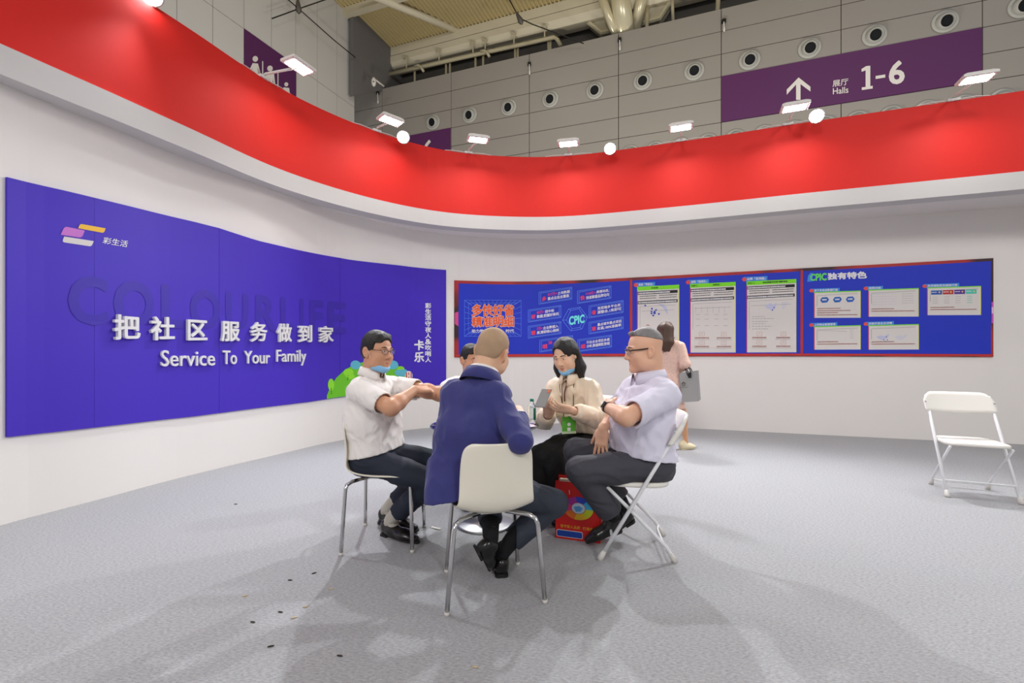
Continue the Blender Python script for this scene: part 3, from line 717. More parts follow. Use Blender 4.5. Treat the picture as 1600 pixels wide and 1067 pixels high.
def dash(x0, x1, yl, yr, h, m_, n, name='fine_print'):
    """row of tiny illegible print as short blocks"""
    b_ = MB(); rnd = random.Random(int(x0*31+yl*17)); x = x0
    while x < x1-.4:
        w_ = rnd.uniform(.5, .95)*n; xe = min(x+w_, x1); f = (x-x0)/(x1-x0); y = yl+(yr-yl)*f; Q = [WALL.sz(x, y+h), WALL.sz(xe, y+h), WALL.sz(xe, y), WALL.sz(x, y)]
        b_.add([WALL.pt(q, z, O3) for q, z in Q], [(0, 1, 2, 3)]); x = xe+.25*n*rnd.uniform(.5, 1.2)
    tag(b_.build(name, m_, cp), kind='stuff')
def card(x0, x1, tl, tr, yb, green):
    sheet('card', WALL, [(x0, tl), (x1, tr)], [(x0, yb), (x1, yb-.3)], O1, 0, M_BONE, cp)
    sheet('card_edge', WALL, [(x0, tl), (x0+1.1, tl)], [(x0, yb), (x0+1.1, yb)], O2, 0, col('card_edge_red', (216, 52, 84)), cp, 1)
    sheet('card_edge', WALL, [(x1-1.3, tr), (x1, tr)], [(x1-1.3, yb-.3), (x1, yb-.3)], O2, 0, M_YEL, cp, 1)
    sheet('card_header', WALL, [(x0, tl), (x1, tr)], [(x0, tl+green), (x1, tr+green)], O3, 0, M_LIME, cp)
for x0, x1, tl, tr, yb, tx0, tx1, tyl, tyr, tt in ((995.5, 1061.2, 448.3, 445, 551, 990, 1023.5, 442, 440.8, '拓局「导航仪」'), (1078, 1149.2, 444, 440.6, 551, 1071.5, 1107.5, 437.8, 436.4, '战略「指南针」'), (1166, 1243.6, 440, 436.2, 550.6, 1159, 1198.6, 433.2, 431.6, '品牌「监测器」')):
    card(x0, x1, tl, tr, yb, 6.2); w_ = x1-x0; k = (tr-tl)/w_
    tab(tx0, tx1, tyl, tyr, 6.6, tt)
    dash(x0+2, x0+w_*.82, tl+1.6, tr+2.2, 2.6, col('dark_green_print', (28, 62, 10)), 2.4)
    for dy in (8.0, 22.6):
        sheet('black_bar', WALL, [(x0+1.2, tl+dy), (x1-2.5, tr+dy)], [(x0+1.2, tl+dy+4.6), (x1-2.5, tr+dy+4.6)], O2, 0, M_K, cp)
        dash(x0+2, x0+w_*(.78 if dy < 10 else .94), tl+dy+1.2, tl+dy+1.2+k*w_*(.78 if dy < 10 else .94), 2.3, M_PW, 2.2)
    for dy in (14.5, 18):
        dash(x0+4, x0+w_*.46, tl+dy, tl+dy+k*w_*.46, 1.3, col('grey_black_print', (70, 68, 66)), 1.6); dash(x0+w_*.52, x0+w_*.95, tl+dy+k*w_*.5, tl+dy+k*w_*.95, 1.3, col('grey_black_print', (70, 68, 66)), 1.6)
    lines('chart_frame', WALL, [((x0+4.5, tl+31), (x1-6, tr+31.5)), ((x0+4.5, tl+31), (x0+4.5, yb-36)), ((x0+7, tl+38), (x1-8, tr+39))], .006, O2, M_GRYL, cp)
    for j, (fx, fy) in enumerate(((.26, .0), (.74, 0), (.26, 13.5), (.74, 13.5))):
        cx_ = x0+w_*fx; cy_ = yb-29+fy
        lines('icon_frame', WALL, [((cx_-4, cy_-3), (cx_+4, cy_-3)), ((cx_+4, cy_-3), (cx_+4, cy_+3)), ((cx_+4, cy_+3), (cx_-4, cy_+3)), ((cx_-4, cy_+3), (cx_-4, cy_-3)), ((cx_-2, cy_+1.5), (cx_, cy_-1.5)), ((cx_, cy_-1.5), (cx_+2, cy_+1))], .005, O2, col('pale_rust_line', (206, 164, 152)), cp)
        dash(cx_-11, cx_+11, cy_+5, cy_+5, 1.7, M_BRN, 1.6); dash(cx_-12, cx_+12, cy_+8, cy_+8, .8, M_GRYL, 1.4)
for cx_, cy_ in ((1008.2, 477.7), (1018.6, 482.5), (1018, 486.5), (1018, 489.7), (1025, 484.6), (1022, 489), (1023.2, 489.6), (1029.4, 490.7), (1020.7, 493), (1023, 487)):
    poly('chart_dot', WALL, [(cx_+1.6*math.cos(a*.785), cy_+1.6*math.sin(a*.785)) for a in range(8)], O3, M_NAVY, cp)
poly('chart_arc', WALL, [(1028, 475), (1036, 475.5), (1042, 481), (1044, 493), (1041, 489), (1036, 481)], O2, M_LILAC, cp)
lines('chart_arc', WALL, [((1010, 509), (1012, 507.5)), ((1012, 507.5), (1015, 509))], .012, O2, M_BRN, cp)
for yy_ in (491.5, 498.5, 508.5):
    for xa in (1087, 1101, 1116, 1130): dash(xa, xa+6.5, yy_, yy_-.4, .7, M_GRYL, 2)
lines('chart_frame', WALL, [((1087+i*9, 479.5), (1087+i*9, 489)) for i in range(6)], .004, O2, M_GRYL, cp)
poly('map_print', WALL, [(1195, 478), (1203, 474), (1208, 476), (1213, 473.5), (1212, 478), (1209, 482), (1206, 486), (1202, 483), (1197, 481.5)], O2, M_LILAC, cp)
for x_, y_ in ((1209, 481), (1206.5, 484.5)): poly('chart_dot', WALL, [(x_+1.1*math.cos(a*.785), y_+1.1*math.sin(a*.785)) for a in range(8)], O3, M_NAVY, cp)
for i in range(6): lines('chart_bar', WALL, [((1221, 473+i*1.9), (1231-i*1.2, 472.6+i*1.9))], .006, O2, M_LILAC, cp)
for i, (y_, w_) in enumerate(((494.3, 20), (497.5, 34), (502, 24), (505.6, 21), (509.6, 30), (513.6, 25))): dash(1174.5, 1174.5+w_, y_, y_-.2, .9, M_GRYL, 5)
# last field
text('field_title', WALL, 'CPIC', (1265, 428.3, 439.5, 1291, 426.5, 438.6), O2, col('title_green', (104, 226, 92)), cp, bold=.045)
text('field_title', WALL, '独有特色', (1292, 426.8, 437.6, 1353.5, 424, 435.4), O2, M_PW, cp, bold=.045)
poly('title_flash', WALL, [(1260.5, 440.5), (1262, 431), (1266, 426.6), (1270, 427), (1268, 440)], O1, M_TAB, cp)
for x0, x1, tl, tr, yb, tx1, tt, nl in ((1271, 1343.8, 456.6, 454.2, 496.8, 1311, '基于多自由数据打造', 4), (1355.5, 1434, 453, 450.3, 495, 1378.5, '视频训练', 2), (1447, 1531, 449.5, 447, 492.6, 1497, '克而瑞独家权威排行榜', 2), (1271, 1343.8, 510, 508, 546.3, 1307.5, '上传物业数据管理', 2), (1355.5, 1434.3, 508.3, 506.3, 546.3, 1395.5, '关联开发企业详情', 2)):
    card(x0, x1, tl, tr, yb, 1.5); tab(x0-7.5, tx1, tl-5.2, tl-5.2-(tx1-x0)*.034, 5.8, tt); w_ = x1-x0
    lines('chart_frame', WALL, [((x0+5, tl+5.5), (x1-5, tr+4.5)), ((x0+5, tl+5.5), (x0+5, tl+22))], .007, O2, M_GRYL, cp)
    for i in range(nl): dash(x0+5, x0+5+w_*(.5, .72, .45, .86)[(i+nl*3) % 4], yb-15+(4-nl)*1.2+i*3.3, yb-15.6+(4-nl)*1.2+i*3.3, 1.3, M_BRN, 1.8)
for cx_ in (1287.6, 1307.5, 1327.5):
    cy_ = 468.7-(cx_-1287)*.025
    poly('hexagon_badge', WALL, [(cx_-7, cy_+.5), (cx_-4, cy_-3.8), (cx_+4, cy_-4.3), (cx_+7, cy_-.5), (cx_+4, cy_+4), (cx_-4, cy_+4.7)], O2, col('badge_blue', (26, 96, 184)), cp)
    dash(cx_-3.6, cx_+3.8, cy_-1.2, cy_-1.5, 2.2, M_PW, 2)
for i in range(5): dash(1408, 1426, 459+i*3.6, 458.6+i*3.6, .6, M_GRYL, 4); dash(1362, 1400, 459.5+i*4, 459+i*4, .5, M_LILAC, 5)
for i, c_ in enumerate(((34, 88, 176), (186, 48, 46), (84, 38, 150), (76, 200, 178))):
    x0 = 1453.5+i*17.9; sheet('chart_tile', WALL, [(x0, 454.3-i*.55), (x0+16.8, 453.8-i*.55)], [(x0, 460.8-i*.45), (x0+16.8, 460.4-i*.45)], O2, 0, col('tile_%d' % i, c_), cp, 1)
    dash(x0+1, x0+9, 456.6-i*.55, 456.3-i*.55, 1.1, M_PW, 2); poly('tile_dot', WALL, [(x0+12.6+1.5*math.cos(a*.785), 457-i*.5+1.4*math.sin(a*.785)) for a in range(8)], O3, col('tile_gold', (230, 190, 120)), cp)
    for j in range(4): dash(x0+2, x0+10, 464+j*3.2-i*.4, 464+j*3.2-i*.4, .7, M_GRYL if i < 3 else col('tile_3', c_), 3)
for i in range(5): dash(1327, 1333, 515+i*3.2, 515+i*3.2, .7, M_GRYL, 3)
lines('chart_frame', WALL, [((1278, 516.5), (1322, 517.5))], .005, O2, M_GRYL, cp)
for ox in (0, 28):
    poly('map_print', WALL, [(1368.5+ox, 526), (1376+ox, 524), (1381+ox, 525), (1388+ox, 521.5), (1387+ox, 526), (1382+ox, 530), (1376+ox, 531), (1371+ox, 529)], O2, M_LILAC if ox == 0 else col('pale_lilac', (210, 208, 218)), cp)
for x_, y_ in ((1383.5, 526.5), (1379.5, 531), (1382, 533.5), (1385.3, 531)): poly('chart_dot', WALL, [(x_+.9*math.cos(a*.785), y_+.9*math.sin(a*.785)) for a in range(8)], O3, M_NAVY, cp)
for y0, y1, c_ in ((472, 505, (206, 86, 196)), (480, 490, (240, 190, 230))): sheet('edge_print', WALL, [(1547.4, y0), (1550, y0)], [(1547.4, y1), (1550, y1)], O1 if y1 > 500 else O2, 0, col('magenta_print_%d' % y0, c_), cp, 1)  # flat magenta print on the border ends
sheet('edge_print', WALL, [(710, 489), (715.6, 487)], [(710, 506), (715.6, 510)], O1, 0, col('magenta_print_489', (214, 70, 140)), cp, 1)
# ------------------------------------------------------------------ furniture
M_SHELL = mat('white_moulded_shell', (232, 226, 210), .32, var=.015, coat=.2)
M_CHROME = mat('chrome', (205, 205, 205), .12, 1.0, var=.02)
M_FOLD = mat('white_plastic', (236, 232, 224), .4, var=.015)
M_TUBE = mat('white_enamel_tube', (226, 226, 228), .3, var=.015, coat=.2)
M_FOOT = mat('foot_plastic', (206, 202, 196), .5, var=.02)
def frame(c, fwd):
    f = Vector((fwd[0], fwd[1], 0)).normalized(); r = Vector((f.y, -f.x, 0)); c = Vector((c[0], c[1], 0))
    return lambda x, y, z: c+r*x+f*y+Vector((0, 0, z))
def shell_chair(c, fwd, label):
    T = frame(c, fwd); e = empty('shell_chair', (c[0], c[1], 0), label, 'chair', 'white shell chairs with chrome legs')
    prof = [(.235, .405, .155, 0), (.225, .425, .18, .0), (.19, .44, .195, .004), (.10, .438, .20, .012), (0, .430, .20, .022), (-.09, .424, .197, .035), (-.15, .428, .19, .045), (-.195, .455, .182, .035),
            (-.215, .51, .178, .015), (-.226, .58, .176, 0), (-.234, .65, .174, 0), (-.243, .71, .170, 0), (-.249, .745, .162, 0), (-.253, .765, .148, 0), (-.256, .778, .12, 0)]
    n = 13; V = []; Fc = []
    for i, (y, z, w, k) in enumerate(prof):
        bk = min(1, max(0, (z-.46)/.1)) if y < -.12 else 0
        for j in range(n):
            s = -1+2*j/(n-1); V.append(T(s*w, y+bk*.035*s*s, z+k*s*s))
    for i in range(len(prof)-1):
        for j in range(n-1): Fc.append((i*n+j, i*n+j+1, (i+1)*n+j+1, (i+1)*n+j))
    o = obj('shell', V, Fc, M_SHELL, e, True)
    md = o.modifiers.new('solid', 'SOLIDIFY'); md.thickness = .012; md.offset = 0; sd = o.modifiers.new('sub', 'SUBSURF'); sd.levels = 1; sd.render_levels = 1
    for fx, fy in ((-.232, -.205), (.232, -.205), (-.198, .205), (.198, .205)):
        s = 1 if fx > 0 else -1; g = 1 if fy > 0 else -1
        pts = [(fx, fy, .004), (fx*.93, fy*.965, .2), (fx*.86, fy*.93, .375), (fx*.82, fy*.9, .4), (fx*.7, fy*.8, .413), (s*.05, g*.08, .415)]
        mb = MB(); mb.tube([T(*p) for p in pts], .0115, 12); l = mb.build('leg', M_CHROME, e, True)
        mb = MB(); mb.tube([T(fx, fy, 0), T(fx*.998, fy*.998, .018)], .0128, 12); mb.build('foot_cap', M_FOOT, l, True)
    mb = MB(); mb.box(T(0, 0, .415), (.16, .2, .014), Matrix.Rotation(math.atan2(fwd[1], fwd[0])-math.pi/2, 3, 'Z')); mb.build('mounting_plate', M_CHROME, e)
    return e
shell_chair((-.115, 2.34), (-.09, .39), 'white shell chair the man in the navy blazer sits on, back to the camera')
shell_chair((-.80, 2.935), (1, .01), 'white shell chair under the bespectacled man with folded arms')
def folding_chair(c, fwd, label):
    T = frame(c, fwd); e = empty('folding_chair', (c[0], c[1], 0), label, 'chair', 'white folding chairs')
    w = .222
    for s in (-1, 1):
        A = T(s*w, .21, .0); B = T(s*w*.97, -.255, .80)
        mb = MB(); mb.tube([A+(B-A)*.02, A+(B-A)*.5, B], .0115, 10); l = mb.build('side_tube', M_TUBE, e, True)
        mb = MB(); d = (B-A).normalized(); mb.tube([A, A+d*.02, A+d*.06], [.018, .018, .0125], 10); mb.build('foot', M_FOOT, l, True)
        R = T(s*w*.86, -.215, 0); K = T(s*w*.86, .165, .412); bend = T(s*w*.86, -.165, .085); mid = T(s*w*.86, .06, .31)
        mb = MB(); mb.tube([R, T(s*w*.86, -.2, .03), bend, mid, K], .0105, 10); l = mb.build('rear_leg', M_TUBE, e, True)
        mb = MB(); mb.tube([R, R+(bend-R)*.3, R+(bend-R)*.6], [.017, .016, .0115], 10); mb.build('foot', M_FOOT, l, True)
    y = .21-.465*.155; mb = MB(); mb.tube([T(-w, y, .125), T(-w*.9, y, .125), T(w*.9, y, .125), T(w, y, .125)], [.012, .008, .008, .012], 8); mb.build('front_crossbar', M_TUBE, e, True)
    mb = MB(); mb.tube([T(-w*.86, -.18, .07), T(-w*.8, -.172, .052), T(-w*.68, -.17, .05), T(w*.68, -.17, .05), T(w*.8, -.172, .052), T(w*.86, -.18, .07)], .008, 8); mb.build('rear_crossbar', M_TUBE, e, True)
    # seat
    prof = []
    for k in range(40):
        a = 2*math.pi*k/40; ca, sa = math.cos(a), math.sin(a); p = 4.5
        r = (abs(ca)**p+abs(sa)**p)**(-1/p); x, yv = r*ca, r*sa
        prof.append((x*(.205 if yv < 0 else .205+.0*yv), yv*.195+.0))
    V = []; nr = 5
    rings = [(1.0, .418), (1.0, .436), (.96, .444), (.7, .438), (.35, .434), (0.02, .433)]
    for s, z in rings:
        for x, yv in prof: V.append(T(x*s, yv*s, z+.006*abs(yv*s/.195)**3))
    m = len(prof); Fc = []
    for i in range(len(rings)-1):
        for k in range(m): Fc.append((i*m+k, i*m+(k+1) % m, (i+1)*m+(k+1) % m, (i+1)*m+k))
    Fc += [tuple(range(m-1, -1, -1)), tuple((len(rings)-1)*m+k for k in range(m))]
    obj('seat', V, Fc, M_FOLD, e, True)
    # backrest: curved board, rounded top corners, thick at the ends where it sleeves the tubes
    V = []; Fc = []; n = 25; rows_ = 7
    for side in (0, 1):
        for j in range(rows_):
            g = j/(rows_-1)
            for i in range(n):
                s = -1+2*i/(n-1); a = abs(s)
                top = .832-.075*max(0, (a-.66)/.34)**2.6; bot = .665+.03*0-.018*(1-a*a)+.006
                z = bot+(top-bot)*g; th = .007+.010*max(0, (a-.8)/.2)**.5 if a > .8 else .007
                yb = -.255-(z-.80)*.58-.028*max(0, 1-(s/.86)**2)
                V.append(T(s*.24, yb+(th if side else -th), z))
    def id_(sd, j, i): return sd*rows_*n+j*n+i
    for j in range(rows_-1):
        for i in range(n-1):
            Fc.append((id_(0, j, i), id_(0, j, i+1), id_(0, j+1, i+1), id_(0, j+1, i))); Fc.append((id_(1, j, i), id_(1, j+1, i), id_(1, j+1, i+1), id_(1, j, i+1)))
    for i in range(n-1):
        Fc.append((id_(0, 0, i), id_(1, 0, i), id_(1, 0, i+1), id_(0, 0, i+1))); Fc.append((id_(0, rows_-1, i), id_(0, rows_-1, i+1), id_(1, rows_-1, i+1), id_(1, rows_-1, i)))
    for j in range(rows_-1):
        Fc.append((id_(0, j, 0), id_(0, j+1, 0), id_(1, j+1, 0), id_(1, j, 0))); Fc.append((id_(0, j, n-1), id_(1, j, n-1), id_(1, j+1, n-1), id_(0, j+1, n-1)))
    bk = obj('backrest', V, Fc, M_FOLD, e, True)
    for s in (-1, 1):
        mb = MB(); z = .745; yb = -.255-(z-.80)*.58; mb.ellipsoid(T(s*.232, yb+.018, z), (.007, .007, .007), n=8, m=6); mb.build('rivet', M_CHROME, bk, True)
    return e
folding_chair((.743, 2.835), (-.422, .065), 'white folding chair under the man in the pale lilac shirt')
folding_chair((3.857, 3.874), (-.165, -.367), 'empty white folding chair standing alone by the white wall')
folding_chair((.62, 3.55), (-.72, -.6), 'white folding chair behind the woman in the cream blouse')
# the third shell chair, under the man across the table
shell_chair((-.37, 4.0), (.25, -1), 'white shell chair behind the glass table under the man hidden by the navy blazer')

# glass table
TC = Vector((-.19, 3.2, 0)); TZ = .69
tb = empty('glass_table', TC, 'round glass meeting table on a chrome column between the seated people', 'table')
M_GLASS = mat('greenish_glass', (214, 240, 232), .03, var=0, trans=1.0, ior=1.45)
mb = MB(); mb.lathe([(.0, 0), (.369, 0), (.375, .002), (.375, .008), (.369, .01), (0, .01)], TC+Vector((0, 0, TZ-.01)), (0, 0, 1), 64); mb.build('glass_top', M_GLASS, tb, True)
mb = MB(); mb.lathe([(.09, TZ-.022), (.09, TZ-.0105), (.0, TZ-.0105)], TC, (0, 0, 1), 32); mb.lathe([(.026, .03), (.026, TZ-.02)], TC, (0, 0, 1), 24); mb.build('column', M_CHROME, tb, True)
mb = MB(); mb.lathe([(.2, 0), (.2, .008), (.18, .014), (.05, .022), (.03, .04)], TC, (0, 0, 1), 48); mb.build('base_plate', mat('brushed_steel', (150, 150, 150), .35, .9, var=.05), tb, True)

# bottle of water
bp = px(831, 660, 3.225); bp.z = TZ
bo = empty('water_bottle', bp, 'clear water bottle with a green cap standing on the glass table', 'bottle')
M_PET = mat('clear_plastic', (240, 248, 248), .05, var=0, trans=1.0, ior=1.33)
mb = MB(); mb.lathe([(.0, .001), (.024, .001), (.028, .006), (.028, .03), (.0268, .04), (.028, .05), (.028, .085), (.0268, .095), (.028, .105), (.026, .125), (.013, .148), (.012, .158), (.0, .158)], bp, (0, 0, 1), 28); mb.build('body', M_PET, bo, True)
mb = MB(); mb.lathe([(0, .157), (.0145, .157), (.0145, .172), (.012, .174), (0, .174)], bp, (0, 0, 1), 20); mb.build('cap', mat('green_cap', (16, 132, 108), .4, var=.02), bo, True)
V = []; Fc = []
for k in range(9):
    a = math.radians(-70+k*9); 
    for z in (.03, .112): V.append(bp+Vector((.0288*math.cos(a), .0288*math.sin(a), z)))
for k in range(8): Fc.append((2*k, 2*k+2, 2*k+3, 2*k+1))
obj('label', V, Fc, mat('green_label', (18, 124, 92), .5, var=.02), bo, True)
# phone lying on the table and a leaflet
tp = px(843, 659.5, 3.3); tp.z = TZ
mb = MB(); mb.box(tp+Vector((0, 0, .0045)), (.07, .13, .008), Matrix.Rotation(1.1, 3, 'Z')); o = mb.build('phone', mat('dark_phone_glass', (40, 34, 52), .15, var=.03, coat=.5), None, base=tp, bevel=.003); tag(o, 'dark phone lying flat on the glass table by the bottle', 'phone')
lp = px(818, 664, 3.12); lp.z = TZ
mb = MB(); mb.box(lp+Vector((0, 0, .0012)), (.16, .1, .0016), Matrix.Rotation(.35, 3, 'Z')); o = mb.build('leaflet', mat('pink_white_paper', (232, 214, 226), .6, var=.06, scale=30), None, base=lp); tag(o, 'pale pink leaflet lying on the glass table beside the bottle', 'paper')

# red gift bag
def basis(fwd):
    f = Vector((fwd[0], fwd[1], 0)).normalized(); return Vector((f.y, -f.x, 0)), f
GL = gnd(867.5, 840); GR = gnd(938, 849.5)
gx = (GR-GL); W_ = gx.length; ex = gx.normalized(); ey = Vector((-ex.y, ex.x, 0)); Hh = .365; Dp = .1
gb = empty('gift_bag', (GL+GR)/2, 'red paper gift bag with a colourful emblem standing on the carpet', 'bag')
M_BAGR = mat('red_card', (206, 26, 26), .4, var=.03, scale=5); M_BAGI = mat('inner_paper', (226, 214, 190), .6, var=.03)
def G(x, y, z): return GL+ex*x+ey*y+Vector((0, 0, z))
for nm, a, c in (('front_panel', (0, 0), (W_, 0)), ('back_panel', (W_, Dp), (0, Dp)), ('side_panel', (W_, 0), (W_, Dp)), ('side_panel', (0, Dp), (0, 0))):
    A, C_ = G(a[0], a[1], 0), G(c[0], c[1], 0); nn = (C_-A).normalized(); ou = Vector((nn.y, -nn.x, 0)); inn = 0 if nm != 'side_panel' else -.018
    h = Hh+(.016 if nm == 'back_panel' else 0)
    mid = (A+C_)/2
    V = [A, C_, C_+Vector((0, 0, h)), mid+ou*inn+Vector((0, 0, h)), A+Vector((0, 0, h)), mid+ou*inn*.2]
    V2 = [v-ou*.003 for v in V]; n = 6
    mb = MB(); mb.add(V+V2, [(0, 5, 3, 4), (5, 1, 2, 3), (6, 10, 9, 11), (11, 9, 8, 7), (4, 3, 9, 10), (3, 2, 8, 9), (0, 4, 10, 6), (1, 7, 8, 2), (0, 6, 11, 5), (5, 11, 7, 1)]); mb.build(nm, M_BAGR, gb)
mb = MB(); mb.box(G(W_/2, Dp/2, .003), (W_-.01, Dp-.01, .004), Matrix((ex, ey, (0, 0, 1))).transposed()); mb.build('bottom', M_BAGR, gb)
mb = MB(); mb.box(G(W_*.42, Dp*.5, Hh-.04), (W_*.7, .035, .09), Matrix((ex, ey, (0, 0, 1))).transposed()); mb.build('packed_box', M_BAGI, gb)
mb = MB(); mb.tube([G(W_*.32, -.001, Hh-.05), G(W_*.325, -.006, Hh-.062), G(W_*.33, -.003, Hh-.075)], .0025, 6); mb.build('handle_cord', mat('pale_cord', (226, 210, 190), .5, var=.03), gb)
def gpoly(name, pts, off, m_, parent=gb):
    V = [G(x*W_, -off, z*Hh) for x, z in pts]; return obj(name, V, [list(range(len(V)))], m_, parent)
cx_, cz_ = .52, .56
ringc = [(40, 70, 190), (60, 170, 220), (196, 206, 40), (240, 190, 40), (238, 120, 40), (226, 60, 130), (170, 50, 150)]
for k, c_ in enumerate(ringc):
    a0 = math.radians(100-k*360/7); pts = []
    for t in range(7): a = a0-math.radians(360/7*t/6); pts.append((cx_+.33*math.cos(a), cz_+.2*math.sin(a)))
    for t in range(6, -1, -1): a = a0-math.radians(360/7*t/6); pts.append((cx_+.16*math.cos(a), cz_+.1*math.sin(a)))
    gpoly('emblem_segment', pts, .0016, col('emblem_%d' % k, c_))
gpoly('emblem_centre', [(cx_+.15*math.cos(a*.524), cz_+.095*math.sin(a*.524)) for a in range(12)], .0016, col('emblem_pale', (196, 214, 232)))
gpoly('emblem_detail', [(cx_-.1, cz_+.02), (cx_+.02, cz_+.045), (cx_+.1, cz_+.01), (cx_+.05, cz_-.05), (cx_-.05, cz_-.06)], .0024, col('emblem_sky', (90, 160, 220)))
def gtext(body, x0, x1, z0, z1, m_, off=.002):
    V, Fc = text_mesh(body, .02); lo, hi = V.min(0), V.max(0); Wn = (V-lo)/np.maximum(hi-lo, 1e-6)
    n8 = max(1, len(V)//8); P = [G((x0+(x1-x0)*w[0])*W_, -off-(i//n8)*.00008, (z0+(z1-z0)*w[1])*Hh) for i, w in enumerate(Wn)]; obj('lettering', P, Fc, col('gold_print', (226, 160, 50)), gb)
gtext('智守家人品质', .12, .56, .2, .255, None); gtext('打造幸福', .62, .92, .2, .255, None)
def grr(x0, z0, x1, z1, r):
    out = []
    for ax_, az_, a0 in ((x1-r, z1-r*.8, 0), (x0+r, z1-r*.8, 90), (x0+r, z0+r*.8, 180), (x1-r, z0+r*.8, 270)):
        for k in range(4): a = math.radians(a0+30*k); out.append((ax_+r*math.cos(a), az_+r*.8*math.sin(a)))
    return out
gpoly('blue_box_rim', grr(.03, .035, .62, .16, .04), .0016, col('bag_white', (224, 218, 214))); gpoly('blue_box', grr(.042, .045, .608, .15, .035), .0024, col('bag_blue', (26, 66, 160)))

# crumbs and scraps on the carpet
M_HUSK = mat('dark_husk', (54, 46, 40), .8, var=.1); M_HUSKP = mat('pale_husk', (196, 176, 140), .8, var=.1)
sc = [(449, 75, 0), (675, 392, 0), (775, 363, 0), (845, 428, 1), (488, 458, 1), (740, 503, 1), (635, 525, 0), (692, 549, 1), (520, 567, 0), (595, 668, 0), (882, 708, 0), (1447, 755, 1)]
pr = {}
for i, (x, y, k) in enumerate(sc):
    p = gnd(200+x/2.6667, 760+y/2.6667)
    if k not in pr:
        mb = MB(); mb.ellipsoid((0, 0, .003), (.014, .0042, .0032), n=8, m=5); o = mb.build('seed_husk', M_HUSKP if k else M_HUSK, None, True); pr[k] = o
    else: o = pr[k].copy(); COL.objects.link(o)
    o.location = p; o.rotation_euler = (0, 0, random.uniform(-.3, 1.2))
    tag(o, 'tiny pale seed husk dropped on the grey carpet' if k else 'tiny dark seed husk dropped on the grey carpet', 'crumb', 'pale husks on the carpet' if k else 'dark husks on the carpet')
p = gnd(681, 826); mb = MB(); mb.box(p+Vector((0, 0, .004)), (.075, .014, .006), Matrix.Rotation(-.5, 3, 'Z')); o = mb.build('paper_scrap', mat('white_paper', (232, 230, 226), .7, var=.02), None, base=p); tag(o, 'white paper strip dropped beside the chrome chair legs', 'paper')
